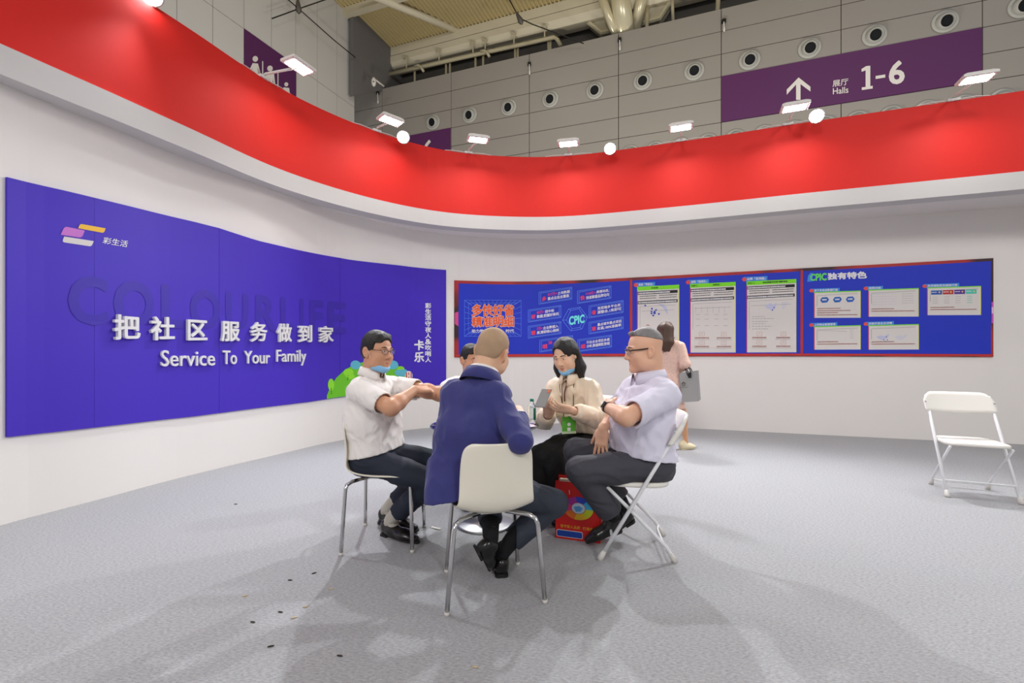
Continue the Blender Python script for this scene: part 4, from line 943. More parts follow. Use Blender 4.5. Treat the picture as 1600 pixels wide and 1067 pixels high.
# ------------------------------------------------------------------ implicit modelling of bodies and clothes
class Fld:
    def __init__(s, lo, hi, h):
        s.h = h; s.lo = np.array(lo, float); s.n = np.ceil((np.array(hi)-s.lo)/h).astype(int)+1
        s.f = np.full(s.n, .5, np.float32)
    def block(s, lo, hi):
        a = np.clip(np.floor((np.array(lo)-s.lo)/s.h).astype(int), 0, s.n-1); b = np.clip(np.ceil((np.array(hi)-s.lo)/s.h).astype(int)+1, 1, s.n)
        if np.any(b-a < 1): return None
        sl = tuple(slice(a[i], b[i]) for i in range(3))
        g = [(s.lo[i]+s.h*np.arange(a[i], b[i])).astype(np.float32) for i in range(3)]
        return sl, g[0][:, None, None], g[1][None, :, None], g[2][None, None, :]
    def put(s, lo, hi, fn, k, mode):
        m = k+3*s.h; B = s.block(np.array(lo)-m, np.array(hi)+m)
        if B is None: return s
        sl, X, Y, Z = B; d = fn(X, Y, Z).astype(np.float32); f = s.f[sl]
        if mode == 'sub': d = -d; h = np.clip(.5-.5*(d-f)/max(k, 1e-5), 0, 1); s.f[sl] = f+(d-f)*(1-h)+k*h*(1-h) if False else np.maximum(f, d)+np.maximum(k-np.abs(f-d), 0)**2/(4*max(k, 1e-5))
        else: s.f[sl] = np.minimum(f, d)-np.maximum(k-np.abs(f-d), 0)**2/(4*max(k, 1e-5))
        return s
    def cap(s, a, b, ra, rb=None, k=.02, mode='add', ax=None, sq=1.0):
        """tapered capsule; ax/sq squash its section along a direction"""
        a = np.array(a, float); b = np.array(b, float); rb = ra if rb is None else rb; R = max(ra, rb)*max(1, sq)
        ba = b-a; L = max(float(ba @ ba), 1e-9)
        if ax is not None: ax = np.array(ax, float)/np.linalg.norm(ax)
        def fn(X, Y, Z):
            px_, py_, pz_ = X-a[0], Y-a[1], Z-a[2]
            t = np.clip((px_*ba[0]+py_*ba[1]+pz_*ba[2])/L, 0, 1)
            qx, qy, qz = px_-t*ba[0], py_-t*ba[1], pz_-t*ba[2]
            r = ra+(rb-ra)*t; d2 = qx*qx+qy*qy+qz*qz
            if ax is not None:
                c = qx*ax[0]+qy*ax[1]+qz*ax[2]; d2 = d2+c*c*(1/(sq*sq)-1)
                return (np.sqrt(np.maximum(d2, 1e-12))-r)*min(sq, 1)
            return np.sqrt(d2)-r
        return s.put(np.minimum(a, b)-R, np.maximum(a, b)+R, fn, k, mode)
    def ell(s, c, r, M=None, k=.02, mode='add'):
        c = np.array(c, float); r = np.array(r, float); A = np.eye(3) if M is None else np.array(M, float); R = r.max()
        ext = np.abs(A) @ r
        def fn(X, Y, Z):
            x, y, z = X-c[0], Y-c[1], Z-c[2]
            u = [(x*A[0, i]+y*A[1, i]+z*A[2, i])/r[i] for i in range(3)]
            q = np.sqrt(u[0]**2+u[1]**2+u[2]**2); g = np.sqrt((u[0]/r[0])**2+(u[1]/r[1])**2+(u[2]/r[2])**2)
            return q*(q-1)/np.maximum(g, 1e-6)
        return s.put(c-ext, c+ext, fn, k, mode)
    def box(s, c, r, M=None, rd=.01, k=.01, mode='add'):
        c = np.array(c, float); r = np.array(r, float)-rd; A = np.eye(3) if M is None else np.array(M, float); R = np.linalg.norm(r)+rd
        def fn(X, Y, Z):
            x, y, z = X-c[0], Y-c[1], Z-c[2]; q = [np.abs(x*A[0, i]+y*A[1, i]+z*A[2, i])-r[i] for i in range(3)]
            return np.sqrt(sum(np.maximum(v, 0)**2 for v in q))+np.minimum(np.maximum(np.maximum(q[0], q[1]), q[2]), 0)-rd
        return s.put(c-R, c+R, fn, k, mode)
    def cut(s, p, n, lo=None, hi=None):
        """remove what lies on the side n points to (within an optional box)"""
        p = np.array(p, float); n = np.array(n, float)/np.linalg.norm(n)
        B = s.block(s.lo if lo is None else lo, s.lo+s.h*(s.n-1) if hi is None else hi)
        if B is None: return s
        sl, X, Y, Z = B; s.f[sl] = np.maximum(s.f[sl], ((X-p[0])*n[0]+(Y-p[1])*n[1]+(Z-p[2])*n[2]).astype(np.float32)); return s
    def folds(s, amp, freq, seed=0, axis=(0, 0, 1), stretch=.35):
        """cloth folds: warped sines, only near the surface"""
        m = np.abs(s.f) < 4*s.h; I = np.argwhere(m)
        if len(I) == 0: return s
        P = s.lo+s.h*I; rs = np.random.RandomState(seed); ax = np.array(axis, float)/np.linalg.norm(axis)
        P = P-(P @ ax)[:, None]*ax*(1-stretch); v = 0
        w = P+.25/freq*6*np.sin(P[:, [1, 2, 0]]*freq*.45+rs.rand(3)*6)
        for i in range(5):
            d = rs.randn(3); d /= np.linalg.norm(d); v = v+np.sin(w @ d*freq*(.7+.25*i)+rs.rand()*6.3)/(1+.35*i)
        v = .55-np.abs(v/2.0)**.8          # sharp ridges between soft hollows
        v = -v
        s.f[m] += (amp*v).astype(np.float32); return s
    def mesh(s, smooth=1):
        f = s.f; n = np.array(f.shape)-1; ins = f < 0
        c = [ins[i:n[0]+i, j:n[1]+j, k:n[2]+k] for i in (0, 1) for j in (0, 1) for k in (0, 1)]
        cnt = sum(a.astype(np.int8) for a in c); act = (cnt > 0) & (cnt < 8); I = np.argwhere(act)
        vid = -np.ones(tuple(n), np.int64); vid[act] = np.arange(len(I))
        off = np.array([(i, j, k) for i in (0, 1) for j in (0, 1) for k in (0, 1)])
        val = np.stack([f[I[:, 0]+o[0], I[:, 1]+o[1], I[:, 2]+o[2]] for o in off], 1)
        acc = np.zeros((len(I), 3)); num = np.zeros(len(I))
        for a in range(8):
            for b_ in range(a+1, 8):
                if np.abs(off[a]-off[b_]).sum() != 1: continue
                va, vb = val[:, a], val[:, b_]; x = (va < 0) != (vb < 0); t = np.where(x, va/np.where(x, va-vb, 1), 0)
                p = off[a]+t[:, None]*(off[b_]-off[a]); acc += np.where(x[:, None], p, 0); num += x
        V = s.lo+s.h*(I+acc/num[:, None]); Q = []
        for ax in range(3):
            sl0 = [slice(None)]*3; sl1 = [slice(None)]*3; sl0[ax] = slice(0, -1); sl1[ax] = slice(1, None)
            a, b_ = ins[tuple(sl0)], ins[tuple(sl1)]; E = np.argwhere(a != b_)
            u, w = [(1, 2), (2, 0), (0, 1)][ax]; E = E[(E[:, u] > 0) & (E[:, w] > 0) & (E[:, u] < n[u]) & (E[:, w] < n[w])]
            if len(E) == 0: continue
            def g(du, dw):
                T = E.copy(); T[:, u] -= du; T[:, w] -= dw; return vid[T[:, 0], T[:, 1], T[:, 2]]
            q = np.stack([g(1, 1), g(0, 1), g(0, 0), g(1, 0)], 1); fl = ~a[E[:, 0], E[:, 1], E[:, 2]]; q[fl] = q[fl][:, ::-1]; Q.append(q)
        Q = np.concatenate(Q)
        for _ in range(smooth):
            A = np.zeros_like(V); d = np.zeros(len(V))
            for i in range(4):
                p, q = Q[:, i], Q[:, (i+1) % 4]
                for dim in range(3): A[:, dim] += np.bincount(p, V[q, dim], len(V))+np.bincount(q, V[p, dim], len(V))
                d += np.bincount(p, minlength=len(V))+np.bincount(q, minlength=len(V))
            V = V*.5+.5*A/np.maximum(d, 1)[:, None]
        return V, Q
def fobj(name, parts, m, parent=None, base=None):
    """parts: list of (V, Q) joined into one smooth mesh object (world coordinates)"""
    Vs = []; Qs = []; n = 0
    for V, Q in parts: Vs.append(np.asarray(V)); Qs.append(np.asarray(Q)+n); n += len(V)
    V = np.concatenate(Vs); Q = np.concatenate(Qs)
    off = np.array(world_loc(parent)) if parent is not None else np.array(base, float)
    me = bpy.data.meshes.new(name); me.vertices.add(len(V)); me.vertices.foreach_set('co', (V-off).astype(np.float32).ravel())
    me.loops.add(Q.size); me.polygons.add(len(Q)); me.loops.foreach_set('vertex_index', Q.astype(np.int32).ravel())
    me.polygons.foreach_set('loop_start', np.arange(0, Q.size, 4, dtype=np.int32)); me.polygons.foreach_set('loop_total', np.full(len(Q), 4, np.int32))
    me.update(calc_edges=True); me.validate()
    o = link_mesh(name, me, m, parent, None, True)
    if parent is None: o.location = base
    return o
def bb(pts, m):
    P = np.array([np.array(p) for p in pts]); return P.min(0)-m, P.max(0)+m
def nz(v): v = np.array(v, float); return v/np.linalg.norm(v)
def A3(p): return np.array(p, float)
def rotm(fwd, up=(0, 0, 1)):
    """columns: right, forward, up"""
    f = nz(fwd); u = np.array(up, float); r = nz(np.cross(f, u)); u = np.cross(r, f); return np.stack([r, f, u], 1)

# ---- head: local x right, y forward, z up, origin between the ears; about .245 m tall at scale 1
def head_mesh(R, c, sc, neck, nr, full=0.0, open_=0.0):
    """full: heavier cheeks. neck: world point of neck base"""
    F_ = Fld((-.13, -.16, -.24), (.13, .15, .15), .0032)
    F_.ell((0, -.012, .045), (.076, .096, .083), k=.01)            # cranium
    F_.ell((0, .008, -.005), (.070, .082, .085), k=.03)            # face mass
    F_.ell((0, .04, -.065), (.05+.012*full, .05, .05), k=.035)     # jaw
    F_.ell((0, .072+.006*full, -.100), (.02+.004*full, .018, .016), k=.03)  # chin
    for s_ in (-1, 1):
        F_.ell((s_*.04, .055, -.03), (.028+.01*full, .028, .03), k=.03)   # cheeks
        F_.ell((s_*(.05+.008*full), .012, -.07), (.022, .04, .03), k=.035)  # jaw corners
        F_.ell((s_*.031, .094, .012), (.018, .012, .011), k=.012, mode='sub')   # eye sockets
        F_.ell((s_*.031, .077, .010), (.0155, .0125, .0105), k=.004)      # eyeballs under the lids
        F_.cap((s_*.014, .09, .028), (s_*.05, .075, .029), .0075, .006, k=.012)   # brow ridge
        F_.ell((s_*.0125, .096, -.031), (.0085, .01, .008), k=.008)       # nostril wings
        F_.ell((s_*.087, -.014, -.003), (.0085, .021, .035), np.array(Euler((0, 0, s_*.45)).to_matrix()) @ np.array(Euler((.2, 0, 0)).to_matrix()), k=.006)   # ears
        F_.ell((s_*.097, -.008, .001), (.009, .0125, .021), k=.003, mode='sub')
        F_.ell((s_*.081, -.004, -.03), (.007, .009, .01), k=.006)
    F_.cap((0, .09, .02), (0, .107, -.022), .0075, .0115, k=.014)           # nose
    F_.ell((0, .107, -.026), (.011, .010, .009), k=.01)
    F_.cap((-.02, .083, -.063), (.02, .083, -.063), .0075, k=.008); F_.cap((-.016, .082, -.073), (.016, .082, -.073), .008, k=.008)   # lips
    F_.cap((-.022, .094, -.0675), (.022, .094, -.0675), .0022+open_, k=.003, mode='sub')
    Ri = R.T; nb = Ri @ (A3(neck)-A3(c))/sc
    F_.cap((0, -.034, -.04), nb, nr*.94/sc, nr*1.06/sc, k=.03)
    V, Q = F_.mesh(1); return (V*sc) @ R.T+A3(c), Q
def head_pt(R, c, sc, p): return Vector(A3(c)+R @ (np.array(p)*sc))
def hair_mesh(R, c, sc, style):
    F_ = Fld((-.15, -.2, -.3), (.15, .15, .16), .0034)
    if style in ('short', 'buzz', 'flat'):
        t = {'short': .012, 'buzz': .003, 'flat': .007}[style]
        F_.ell((0, -.013, .046), (.076+t, .096+t, .083+t*1.3), k=.008)
        F_.ell((0, -.05, -.01), (.064+t*.7, .05+t, .06), k=.03)
        if style == 'short': F_.cap((-.045, .045, .108), (.04, .05, .105), .014, .014, k=.02)
        if style == 'short':
            F_.cut((0, .074, .075), nz((0, 1, -.25))); F_.cut((0, .034, .0), nz((0, 1, -.12)), (-.15, -.2, -.3), (.15, .15, .058))
            F_.ell((0, .12, .045), (.062, .05, .033), k=.008, mode='sub')
        else:
            F_.cut((0, .05, .09), nz((0, 1, -.5))); F_.cut((0, .02, .02), nz((0, 1, -.30)))
        F_.cut((0, -.06, -.07), nz((0, .3, -1)))                    # nape
        F_.ell((0, .03, -.05), (.2, .055, .07), k=.006, mode='sub')
        if style == 'short': F_.folds(.003, 90, 3, (0, .3, 1), .3)
    elif style == 'crown':                                          # grey cap of hair only on top
        F_.ell((0, -.013, .052), (.077, .099, .088), k=.006); F_.cut((0, .0, .082), nz((0, .28, -1))); F_.cap((-.03, .06, .115), (.03, .066, .112), .01, .01, k=.012); F_.folds(.002, 110, 5, (0, 1, .2), .3)
    elif style == 'bob':
        F_.ell((0, -.014, .047), (.088, .108, .093), k=.01)
        for s_ in (-1, 1):
            F_.cap((s_*.075, -.02, .03), (s_*.086, -.012, -.1), .032, .04, k=.03); F_.cap((s_*.086, -.012, -.1), (s_*.088, .005, -.165), .04, .026, k=.03)
        F_.cap((0, -.08, 0), (0, -.075, -.15), .06, .045, k=.05)
        F_.ell((0, .1, -.045), (.066, .1, .098), k=.012, mode='sub'); F_.ell((.012, .1, .03), (.056, .062, .062), k=.012, mode='sub'); F_.ell((-.085, .03, -.01), (.03, .03, .03), k=.01, mode='sub')
        F_.ell((0, .02, -.17), (.06, .075, .13), k=.02, mode='sub'); F_.folds(.0035, 75, 8, (0, .1, 1), .15)
    elif style == 'long':
        F_.ell((0, -.014, .047), (.087, .107, .092), k=.01)
        for s_ in (-1, 0, 1): F_.cap((s_*.05, -.06, .03), (s_*.06, -.085, -.14), .05, .05, k=.04); F_.cap((s_*.055, -.085, -.14), (s_*.05, -.07, -.24), .05, .02, k=.03)
        F_.ell((0, .1, -.045), (.07, .1, .1), k=.012, mode='sub'); F_.folds(.005, 60, 12, (0, .1, 1), .12)
    V, Q = F_.mesh(1); return (V*sc) @ R.T+A3(c), Q
M_EYEW = mat('eye_white', (226, 220, 214), .25, var=0); M_EYED = mat('eye_dark', (30, 20, 16), .2, var=0)
M_HAIR = mat('black_hair', (26, 22, 20), .5, var=.35, scale=90, bump=.6, bscale=160); M_HAIRG = mat('grey_hair', (128, 124, 124), .6, var=.35, scale=120, bump=.3, bscale=180)
M_HAIRB = mat('brown_hair', (76, 52, 40), .42, var=.4, scale=60, bump=.3, bscale=140)
M_LIP = mat('lips', (168, 96, 84), .5, var=.05, scale=40)
def face_bits(person, R, c, sc, brow=M_HAIR, lips=M_LIP):
    Mx = Matrix([list(r) for r in R])
    for s_ in (-1, 1):
        mb = MB(); mb.ellipsoid(head_pt(R, c, sc, (s_*.031, .0865, .0105)), (.0105*sc, .0045*sc, .0042*sc), Mx, 10, 6); e = mb.build('eye', M_EYEW, person, True)
        mb = MB(); mb.ellipsoid(head_pt(R, c, sc, (s_*.0305, .0895, .0105)), (.0048*sc, .0026*sc, .0043*sc), Mx, 10, 6); mb.build('iris', M_EYED, e, True)
        mb = MB(); mb.tube([head_pt(R, c, sc, p) for p in ((s_*.014, .0965, .0325), (s_*.03, .0935, .0365), (s_*.049, .081, .033))], [.0028*sc, .0034*sc, .0018*sc], 6); mb.build('eyebrow', brow, person, True)
    mb = MB(); mb.tube([head_pt(R, c, sc, p) for p in ((-.021, .0875, -.0655), (-.01, .0915, -.0625), (0, .0915, -.0635), (.01, .0915, -.0625), (.021, .0875, -.0655))], [.002*sc, .0035*sc, .0036*sc, .0035*sc, .002*sc], 6); mb.build('upper_lip', lips, person, True)
    mb = MB(); mb.tube([head_pt(R, c, sc, p) for p in ((-.018, .0875, -.0705), (0, .0915, -.0745), (.018, .0875, -.0705))], [.002*sc, .0045*sc, .002*sc], 6); mb.build('lower_lip', lips, person, True)
def spectacles(person, R, c, sc, m, thin=False, half=False):
    g = empty_part('spectacles', person); r = .0016*sc if thin else .0024*sc
    def P(*p): return head_pt(R, c, sc, p)
    for s_ in (-1, 1):
        ring = [P(s_*.033+.0225*math.cos(a)*(1 if abs(math.cos(a)) < .8 else .97), .103-.006*abs(math.cos(a)*s_+.0)*(1 if s_*math.cos(a) > 0 else 0), .008+.0155*math.sin(a)*(1.0)) for a in [2*math.pi*k/20 for k in range(21)]]
        mb = MB(); mb.tube(ring, r*.8, 6, cap=False); mb.build('lens_rim', M_CHROME if half else m, g, True)
        if half:
            mb = MB(); mb.tube(ring[2:9], r*1.3, 6); mb.build('brow_bar', m, g, True)
        mb = MB(); mb.add([Vector(v) for v in ring[:-1]], [list(range(20))]); mb.build('lens', mat('lens_glass', (245, 248, 250), .03, var=0, alpha=.12), g)
        mb = MB(); mb.tube([P(s_*.0555, .098, .014), P(s_*.072, .085, .016), P(s_*.0815, .03, .016), P(s_*.082, -.005, .017), P(s_*.078, -.032, -.004)], r*(1.6 if not thin else 1.2), 6); mb.build('temple', m, g, True)
    mb = MB(); mb.tube([P(-.011, .104, .012), P(0, .108, .015), P(.011, .104, .012)], r, 6); mb.build('bridge', M_CHROME if half else m, g, True)
    return g
def empty_part(name, parent):
    o = bpy.data.objects.new(name, None); COL.objects.link(o); o.parent = parent; o.empty_display_size = .05; return o

# ---- hand: fingers along +x of frame, thumb side +y, back of hand +z
def hand(F_, W, fx, bk, side, curl=(.5, .5, .5, .5), thumb=(.5, .3), spread=.06, s=1.0, k=.006):
    """W wrist point, fx direction of fingers, bk direction the back of the hand faces, side +1/-1 mirrors the thumb"""
    x = nz(fx); z = A3(bk)-x*np.dot(bk, x); z = nz(z); y = np.cross(z, x)*side; W = A3(W)
    def P(a, b_, c): return W+s*(x*a+y*b_+z*c)
    F_.cap(P(-.01, 0, 0), P(.03, 0, 0), .024*s, .027*s, k=.015, ax=z, sq=.72)
    M = np.stack([x, y, z], 1)
    F_.box(P(.055, 0, 0), (.043*s, .038*s, .0125*s), M, rd=.012*s, k=.014)
    F_.ell(P(.035, .022, -.008), (.03*s, .016*s, .014*s), M, k=.014)
    tips = []
    for i, (yy, L) in enumerate(((.028, .072), (.0095, .08), (-.0095, .075), (-.027, .058))):
        a = 0.0; d_ang = spread*(1.5-i)/1.5; p = P(.092-.004*abs(i-1), yy, .002); rr = (.0086-.0006*(i == 3))*s
        ls = (L*.46, L*.30, L*.24); cu = curl[i]
        for j, (l, w) in enumerate(zip(ls, (.9, 1.05, .7))):
            a += cu*w; dirv = (x*math.cos(d_ang)+y*math.sin(d_ang))*math.cos(a)-z*math.sin(a); q = p+s*l*dirv
            F_.cap(p, q, rr*(1-.07*j), rr*(.93-.08*j), k=.0035 if j else .008); p = q
        tips.append(p)
    t1, t2 = thumb; p = P(.018, .03, -.006); d1 = x*math.cos(t1)+y*math.sin(t1)-z*.25; d1 = nz(d1)
    q = p+s*.036*d1; F_.cap(p, q, .0125*s, .0105*s, k=.012); d2 = nz(x*math.cos(t1-t2*.6)+y*math.sin(t1-t2*.6)-z*(.25+t2*.5)); r = q+s*.028*d2; F_.cap(q, r, .0102*s, .0092*s, k=.004); r2 = r+s*.022*nz(d2-z*t2*.3); F_.cap(r, r2, .0092*s, .0078*s, k=.004)
    tips.append(r2); return tips

def shoe(F_, heel, toe, up, w=.046, h=.062, loafer=True):
    """shoe volume between heel and toe points given at sole level"""
    heel, toe, up = A3(heel), A3(toe), nz(up); x = nz(toe-heel); up = nz(up-x*np.dot(up, x)); L = np.linalg.norm(toe-heel); y = np.cross(up, x)
    def P(a, c): return heel+x*a*L+up*c
    F_.cap(P(.13, .034), P(.30, .036), .036, .038, k=.02, ax=up, sq=1.15); F_.cap(P(.3, .034), P(.62, .026), .04, .043, k=.03, ax=up, sq=.8); F_.cap(P(.62, .026), P(.88, .02), .043, .03, k=.03, ax=up, sq=.62)
    F_.cap(P(.1, .06), P(.22, .075), .032, .034, k=.02)
    F_.cut(P(0, .0), -up)
    return x, y, up
def sole(person, heel, toe, up, m, w=.043):
    heel, toe, up = A3(heel), A3(toe), nz(up); x = nz(toe-heel); up = nz(up-x*np.dot(up, x)); y = np.cross(up, x); L = np.linalg.norm(toe-heel)
    out = []
    for k in range(28):
        a = 2*math.pi*k/28; t = .5-.5*math.cos(a); ww = w*(.82 if t < .35 else .82+.2*math.sin((t-.35)/.65*math.pi)); out.append(heel+x*(t*L*1.0)+y*math.copysign(abs(math.sin(a))**.7, math.sin(a))*ww)
    mb = MB(); mb.prism([Vector(p-up*.001) for p in out], Vector(up*.011)); o = mb.build('sole', m, person)
    hb = [heel+x*(.02+.0)*L+x*t+y*s_ for t, s_ in ((0, -.02), (.01, -.034), (.065, -.036), (.065, .036), (.01, .034), (0, .02))]
    mb = MB(); mb.prism([Vector(p+up*.002) for p in hb], Vector(-up*.014)); mb.build('heel_block', m, o)
def garment(name, person, m, lo, hi, h, build, smooth=1):
    F_ = Fld(lo, hi, h); build(F_); return fobj(name, [F_.mesh(smooth)], m, person)
def collar(person, c, fwd, up, r, m, hgt=.035, flare=.012, gap=.5, name='collar', lapel=.03):
    """folded shirt collar round the neck, open in front"""
    R = rotm(fwd, up); V = []; Fc = []; n = 28; rows_ = [(0, -.006), (1.0, 0.0), (1.05, flare*.5), (.55, flare), (-.25, flare*1.6)]
    for i in range(n+1):
        a = gap/2+(2*math.pi-gap)*i/n; fr = abs(math.cos(a/2))     # 1 at the front
        drop = .02*fr**2
        for hh, o in rows_:
            k = 1 if hh >= 0 else 1+lapel/.01*max(0, (fr-.75)/.25)*.6
            p = np.array((math.sin(a)*(r+o)*1.0, math.cos(a)*(r+o)*1.08, hh*hgt*k-drop)); V.append(A3(c)+R @ p)
    m_ = len(rows_)
    for i in range(n):
        for j in range(m_-1): Fc.append((i*m_+j, (i+1)*m_+j, (i+1)*m_+j+1, i*m_+j+1))
    o = obj(name, V, Fc, m, person, True); md = o.modifiers.new('solid', 'SOLIDIFY'); md.thickness = .0022; return o
def face_mask(person, R, c, sc, m):
    """pale blue mask pulled under the chin, with ear loops"""
    V = []; Fc = []; n = 13
    for i in range(n):
        a = -1+2*i/(n-1); x = .066*a; y = .100-.062*a*a
        for z0, dy in ((-.091+.03*a*a, -.004), (-.104+.028*a*a, .002), (-.118+.026*a*a, -.006), (-.130+.025*a*a, -.024)):
            V.append(head_pt(R, c, sc, (x*1.05, y+dy, z0)))
    for i in range(n-1):
        for j in range(3): Fc.append((i*4+j, (i+1)*4+j, (i+1)*4+j+1, i*4+j+1))
    o = obj('face_mask', V, Fc, m, person, True); md = o.modifiers.new('solid', 'SOLIDIFY'); md.thickness = .003
    for s_ in (-1, 1):
        for z in (-.066, -.09):
            mb = MB(); mb.tube([head_pt(R, c, sc, p) for p in ((s_*.064, .04, z), (s_*.073, .018, -.045), (s_*.08, .006, .0), (s_*.083, -.006, .022))], .0014*sc, 6); mb.build('ear_loop', mat('white_elastic', (236, 234, 230), .6, var=0), o, True)
    return o
def skin(name, col_): 
    m = mat(name, col_, .48, var=.07, scale=18); b = m.node_tree.nodes['Principled BSDF']; b.inputs['Subsurface Weight'].default_value = .12; b.inputs['Subsurface Radius'].default_value = (.01, .004, .002); b.inputs['Subsurface Scale'].default_value = .6; return m
M_MASK = mat('pale_blue_mask', (134, 192, 232), .7, var=.03, bump=.2, bscale=60)
M_LEATHER = mat('black_leather', (20, 18, 18), .28, var=.1, scale=20, coat=.2); M_SOLE = mat('black_rubber', (24, 23, 23), .7, var=.05)
# ------------------------------------------------------------------ people
def PX(x, y, d): return np.array(px(x, y, d))
def make_person(label, base, sk, head, torso, legs, arms, hairs, group=None):
    """head: dict(c,f,up,sc,neck,nr,full); torso: list of (a,b,ra,rb,front,sq); legs: list of (hip,knee,ankle,heel,toe); arms: list of dict"""
    parts = []
    R = rotm(head['f'], head.get('up', (0, 0, 1))); c = head['c']; sc = head['sc']
    parts.append(head_mesh(R, c, sc, head['neck'], head['nr'], head.get('full', 0), head.get('open', 0)))
    pts = [p for t in torso for p in t[:2]]+[q for l in legs for q in l[:3]]
    lo, hi = bb(pts, .22); Fb = Fld(lo, hi, .011)
    for a, b_, ra, rb, fr, sq in torso: Fb.cap(a, b_, ra*.88, rb*.88, k=.04, ax=fr, sq=sq)
    for hip, knee, ank, heel, toe in legs:
        Fb.cap(hip, knee, .068, .045, k=.03); Fb.cap(knee, knee+(ank-knee)*.35, .045, .047, k=.02); Fb.cap(knee+(ank-knee)*.35, ank, .045, .028, k=.02); Fb.cap(ank, A3(heel)*.65+A3(toe)*.35+np.array((0, 0, .04)), .026, .024, k=.02)
    Fb.cap(torso[-1][1], head['neck'], .05, .05, k=.03)
    parts.append(Fb.mesh(1)); tips = []
    for a in arms:
        S, E, W = a['S'], a['E'], a['W']; lo, hi = bb([S, E, W, W+nz(a['fx'])*.2], .10)
        Fa = Fld(lo, hi, .0036); r = a.get('r', 1.0)
        Fa.cap(S, E, .05*r, .042*r, k=.02); Fa.ell(E, (.041*r,)*3, k=.02); M1 = E+(W-E)*.28
        Fa.cap(E, M1, .041*r, .042*r, k=.02); Fa.cap(M1, W, .042*r, .026*r, k=.02)
        tips.append(hand(Fa, W, a['fx'], a['bk'], a['side'], a.get('curl', (.5,)*4), a.get('thumb', (.6, .3)), a.get('spread', .08), a.get('hs', 1.0)))
        parts.append(Fa.mesh(1))
    p = fobj('person', parts, sk, None, base); tag(p, label, 'person', group)
    for st, m in hairs: fobj('hair', [hair_mesh(R, c, sc, st)], m, p)
    return p, R, c, sc, tips
def trousers(p, m, torso0, legs, r=(.092, .074, .066, .056), hem=.86, seed=1, amp=.008, waist=None, h=.0075, seatz=None):
    lo, hi = bb([torso0[0], torso0[1]]+[q for l in legs for q in l[:3]], .2)
    F_ = Fld(lo, hi, h); a, b_, ra, rb, fr, sq = torso0
    F_.cap(a, b_, ra, rb, k=.03, ax=fr, sq=sq)
    for hip, knee, ank, heel, toe in legs:
        d = ank-knee; e = knee+d*hem
        F_.cap(hip, hip*.45+knee*.55, r[0]*1.03, r[1]*1.1, k=.05); F_.cap(hip*.45+knee*.55, knee, r[1]*1.1, r[1], k=.03); F_.cap(knee, e+d*.08, r[2]*1.02, r[3]*1.12, k=.02)
        n = nz(d); F_.cap(e-n*.03, e+d*.2, r[3]*.8, r[3]*.85, k=.002, mode='sub'); F_.cut(e, n, e-.13, e+.13)
    F_.folds(amp*.8, 70, seed, nz(legs[0][1]-legs[0][0]), .5)
    if waist is not None: c_ = (A3(a)+A3(b_))/2; F_.cut(waist[0], waist[1], c_-.22, c_+.22)
    if seatz is not None: c_ = (A3(a)+A3(b_))/2; F_.cut((0, 0, seatz), (0, 0, -1), (c_[0]-.155, c_[1]-.155, seatz-.07), (c_[0]+.155, c_[1]+.155, seatz+.06))
    return fobj('trousers', [F_.mesh(1)], m, p)
def shoes(p, legs, m=None, sock=None, low=False):
    for hip, knee, ank, heel, toe, up in legs:
        lo, hi = bb([heel, toe, ank], .09); F_ = Fld(lo, hi, .004); shoe(F_, heel, toe, up)
        if low: pass
        o = fobj('shoe', [F_.mesh(1)], m or M_LEATHER, p); sole(o, heel, toe, up, M_SOLE if m is None else m)
        if sock is not None:
            d = nz(knee-ank); mb = MB(); x = nz(A3(toe)-A3(heel)); q = A3(heel)+x*.06+nz(up)*.055
            mb.tube([Vector(q), Vector(ank*.6+q*.4), Vector(ank+d*.06), Vector(ank+d*.14)], [.034, .040, .046, .055], 14); mb.tube([Vector(ank), Vector(A3(heel)*.65+A3(toe)*.35+nz(up)*.04)], [.036, .033], 14); mb.ellipsoid(Vector(ank), (.037, .037, .037)); mb.build('sock', sock, p, True)

# ---- 1: man with glasses and folded arms
SK1 = skin('tan_skin', (206, 152, 120))
tf = nz((.92, -.36, 0)); rt = np.array((tf[1], -tf[0], 0))
pel = PX(588, 713, 2.95); ch = PX(583, 655, 2.95); up_ = PX(582, 612, 2.95); nb = PX(579, 590, 2.95)
T1 = [(pel-rt*.05, pel+rt*.05, .135, .135, tf, .9), (pel-rt*.055+tf*.01+np.array((0, 0, .03)), ch-rt*.05, .13, .14, tf, .92), (pel+rt*.055+tf*.01+np.array((0, 0, .03)), ch+rt*.05, .13, .14, tf, .92), (ch-rt*.06, up_-rt*.09, .125, .085, tf, .95), (ch+rt*.06, up_+rt*.09, .125, .085, tf, .95), (up_-rt*.1, up_+rt*.1, .07, .07, tf, 1.0), (up_, nb-np.array((0, 0, .045)), .1, .07, tf, 1)]
hipR, hipL = pel+rt*.09, pel-rt*.09
LR = (hipR-np.array((0, 0, .01)), PX(676, 752, 2.80), np.array((-.785, 2.975, .115)), np.array((-.85, 3.02, .012)), np.array((-.575, 2.85, .012)), (0, 0, 1))
LL = (hipL-np.array((0, 0, .01)), PX(690, 722, 3.05), np.array((-.865, 3.17, .115)), np.array((-.925, 3.21, .02)), np.array((-.615, 3.03, .012)), (0, 0, 1))
SR, SL = PX(564, 613, 2.80), PX(608, 603, 3.11)
aR = dict(S=SR, E=PX(611, 637, 2.66), W=PX(648, 609, 2.84), fx=(.75, .55, -.02), bk=(-.1, -.45, .9), side=1, curl=(.45, .42, .45, .5), thumb=(.9, .2), r=1.08, hs=1.02)
aL = dict(S=SL, E=PX(668, 611, 2.98), W=PX(735, 628, 2.96), fx=(.9, -.2, -.2), bk=(0, -.3, .9), side=1, curl=(.5,)*4, r=1.08)
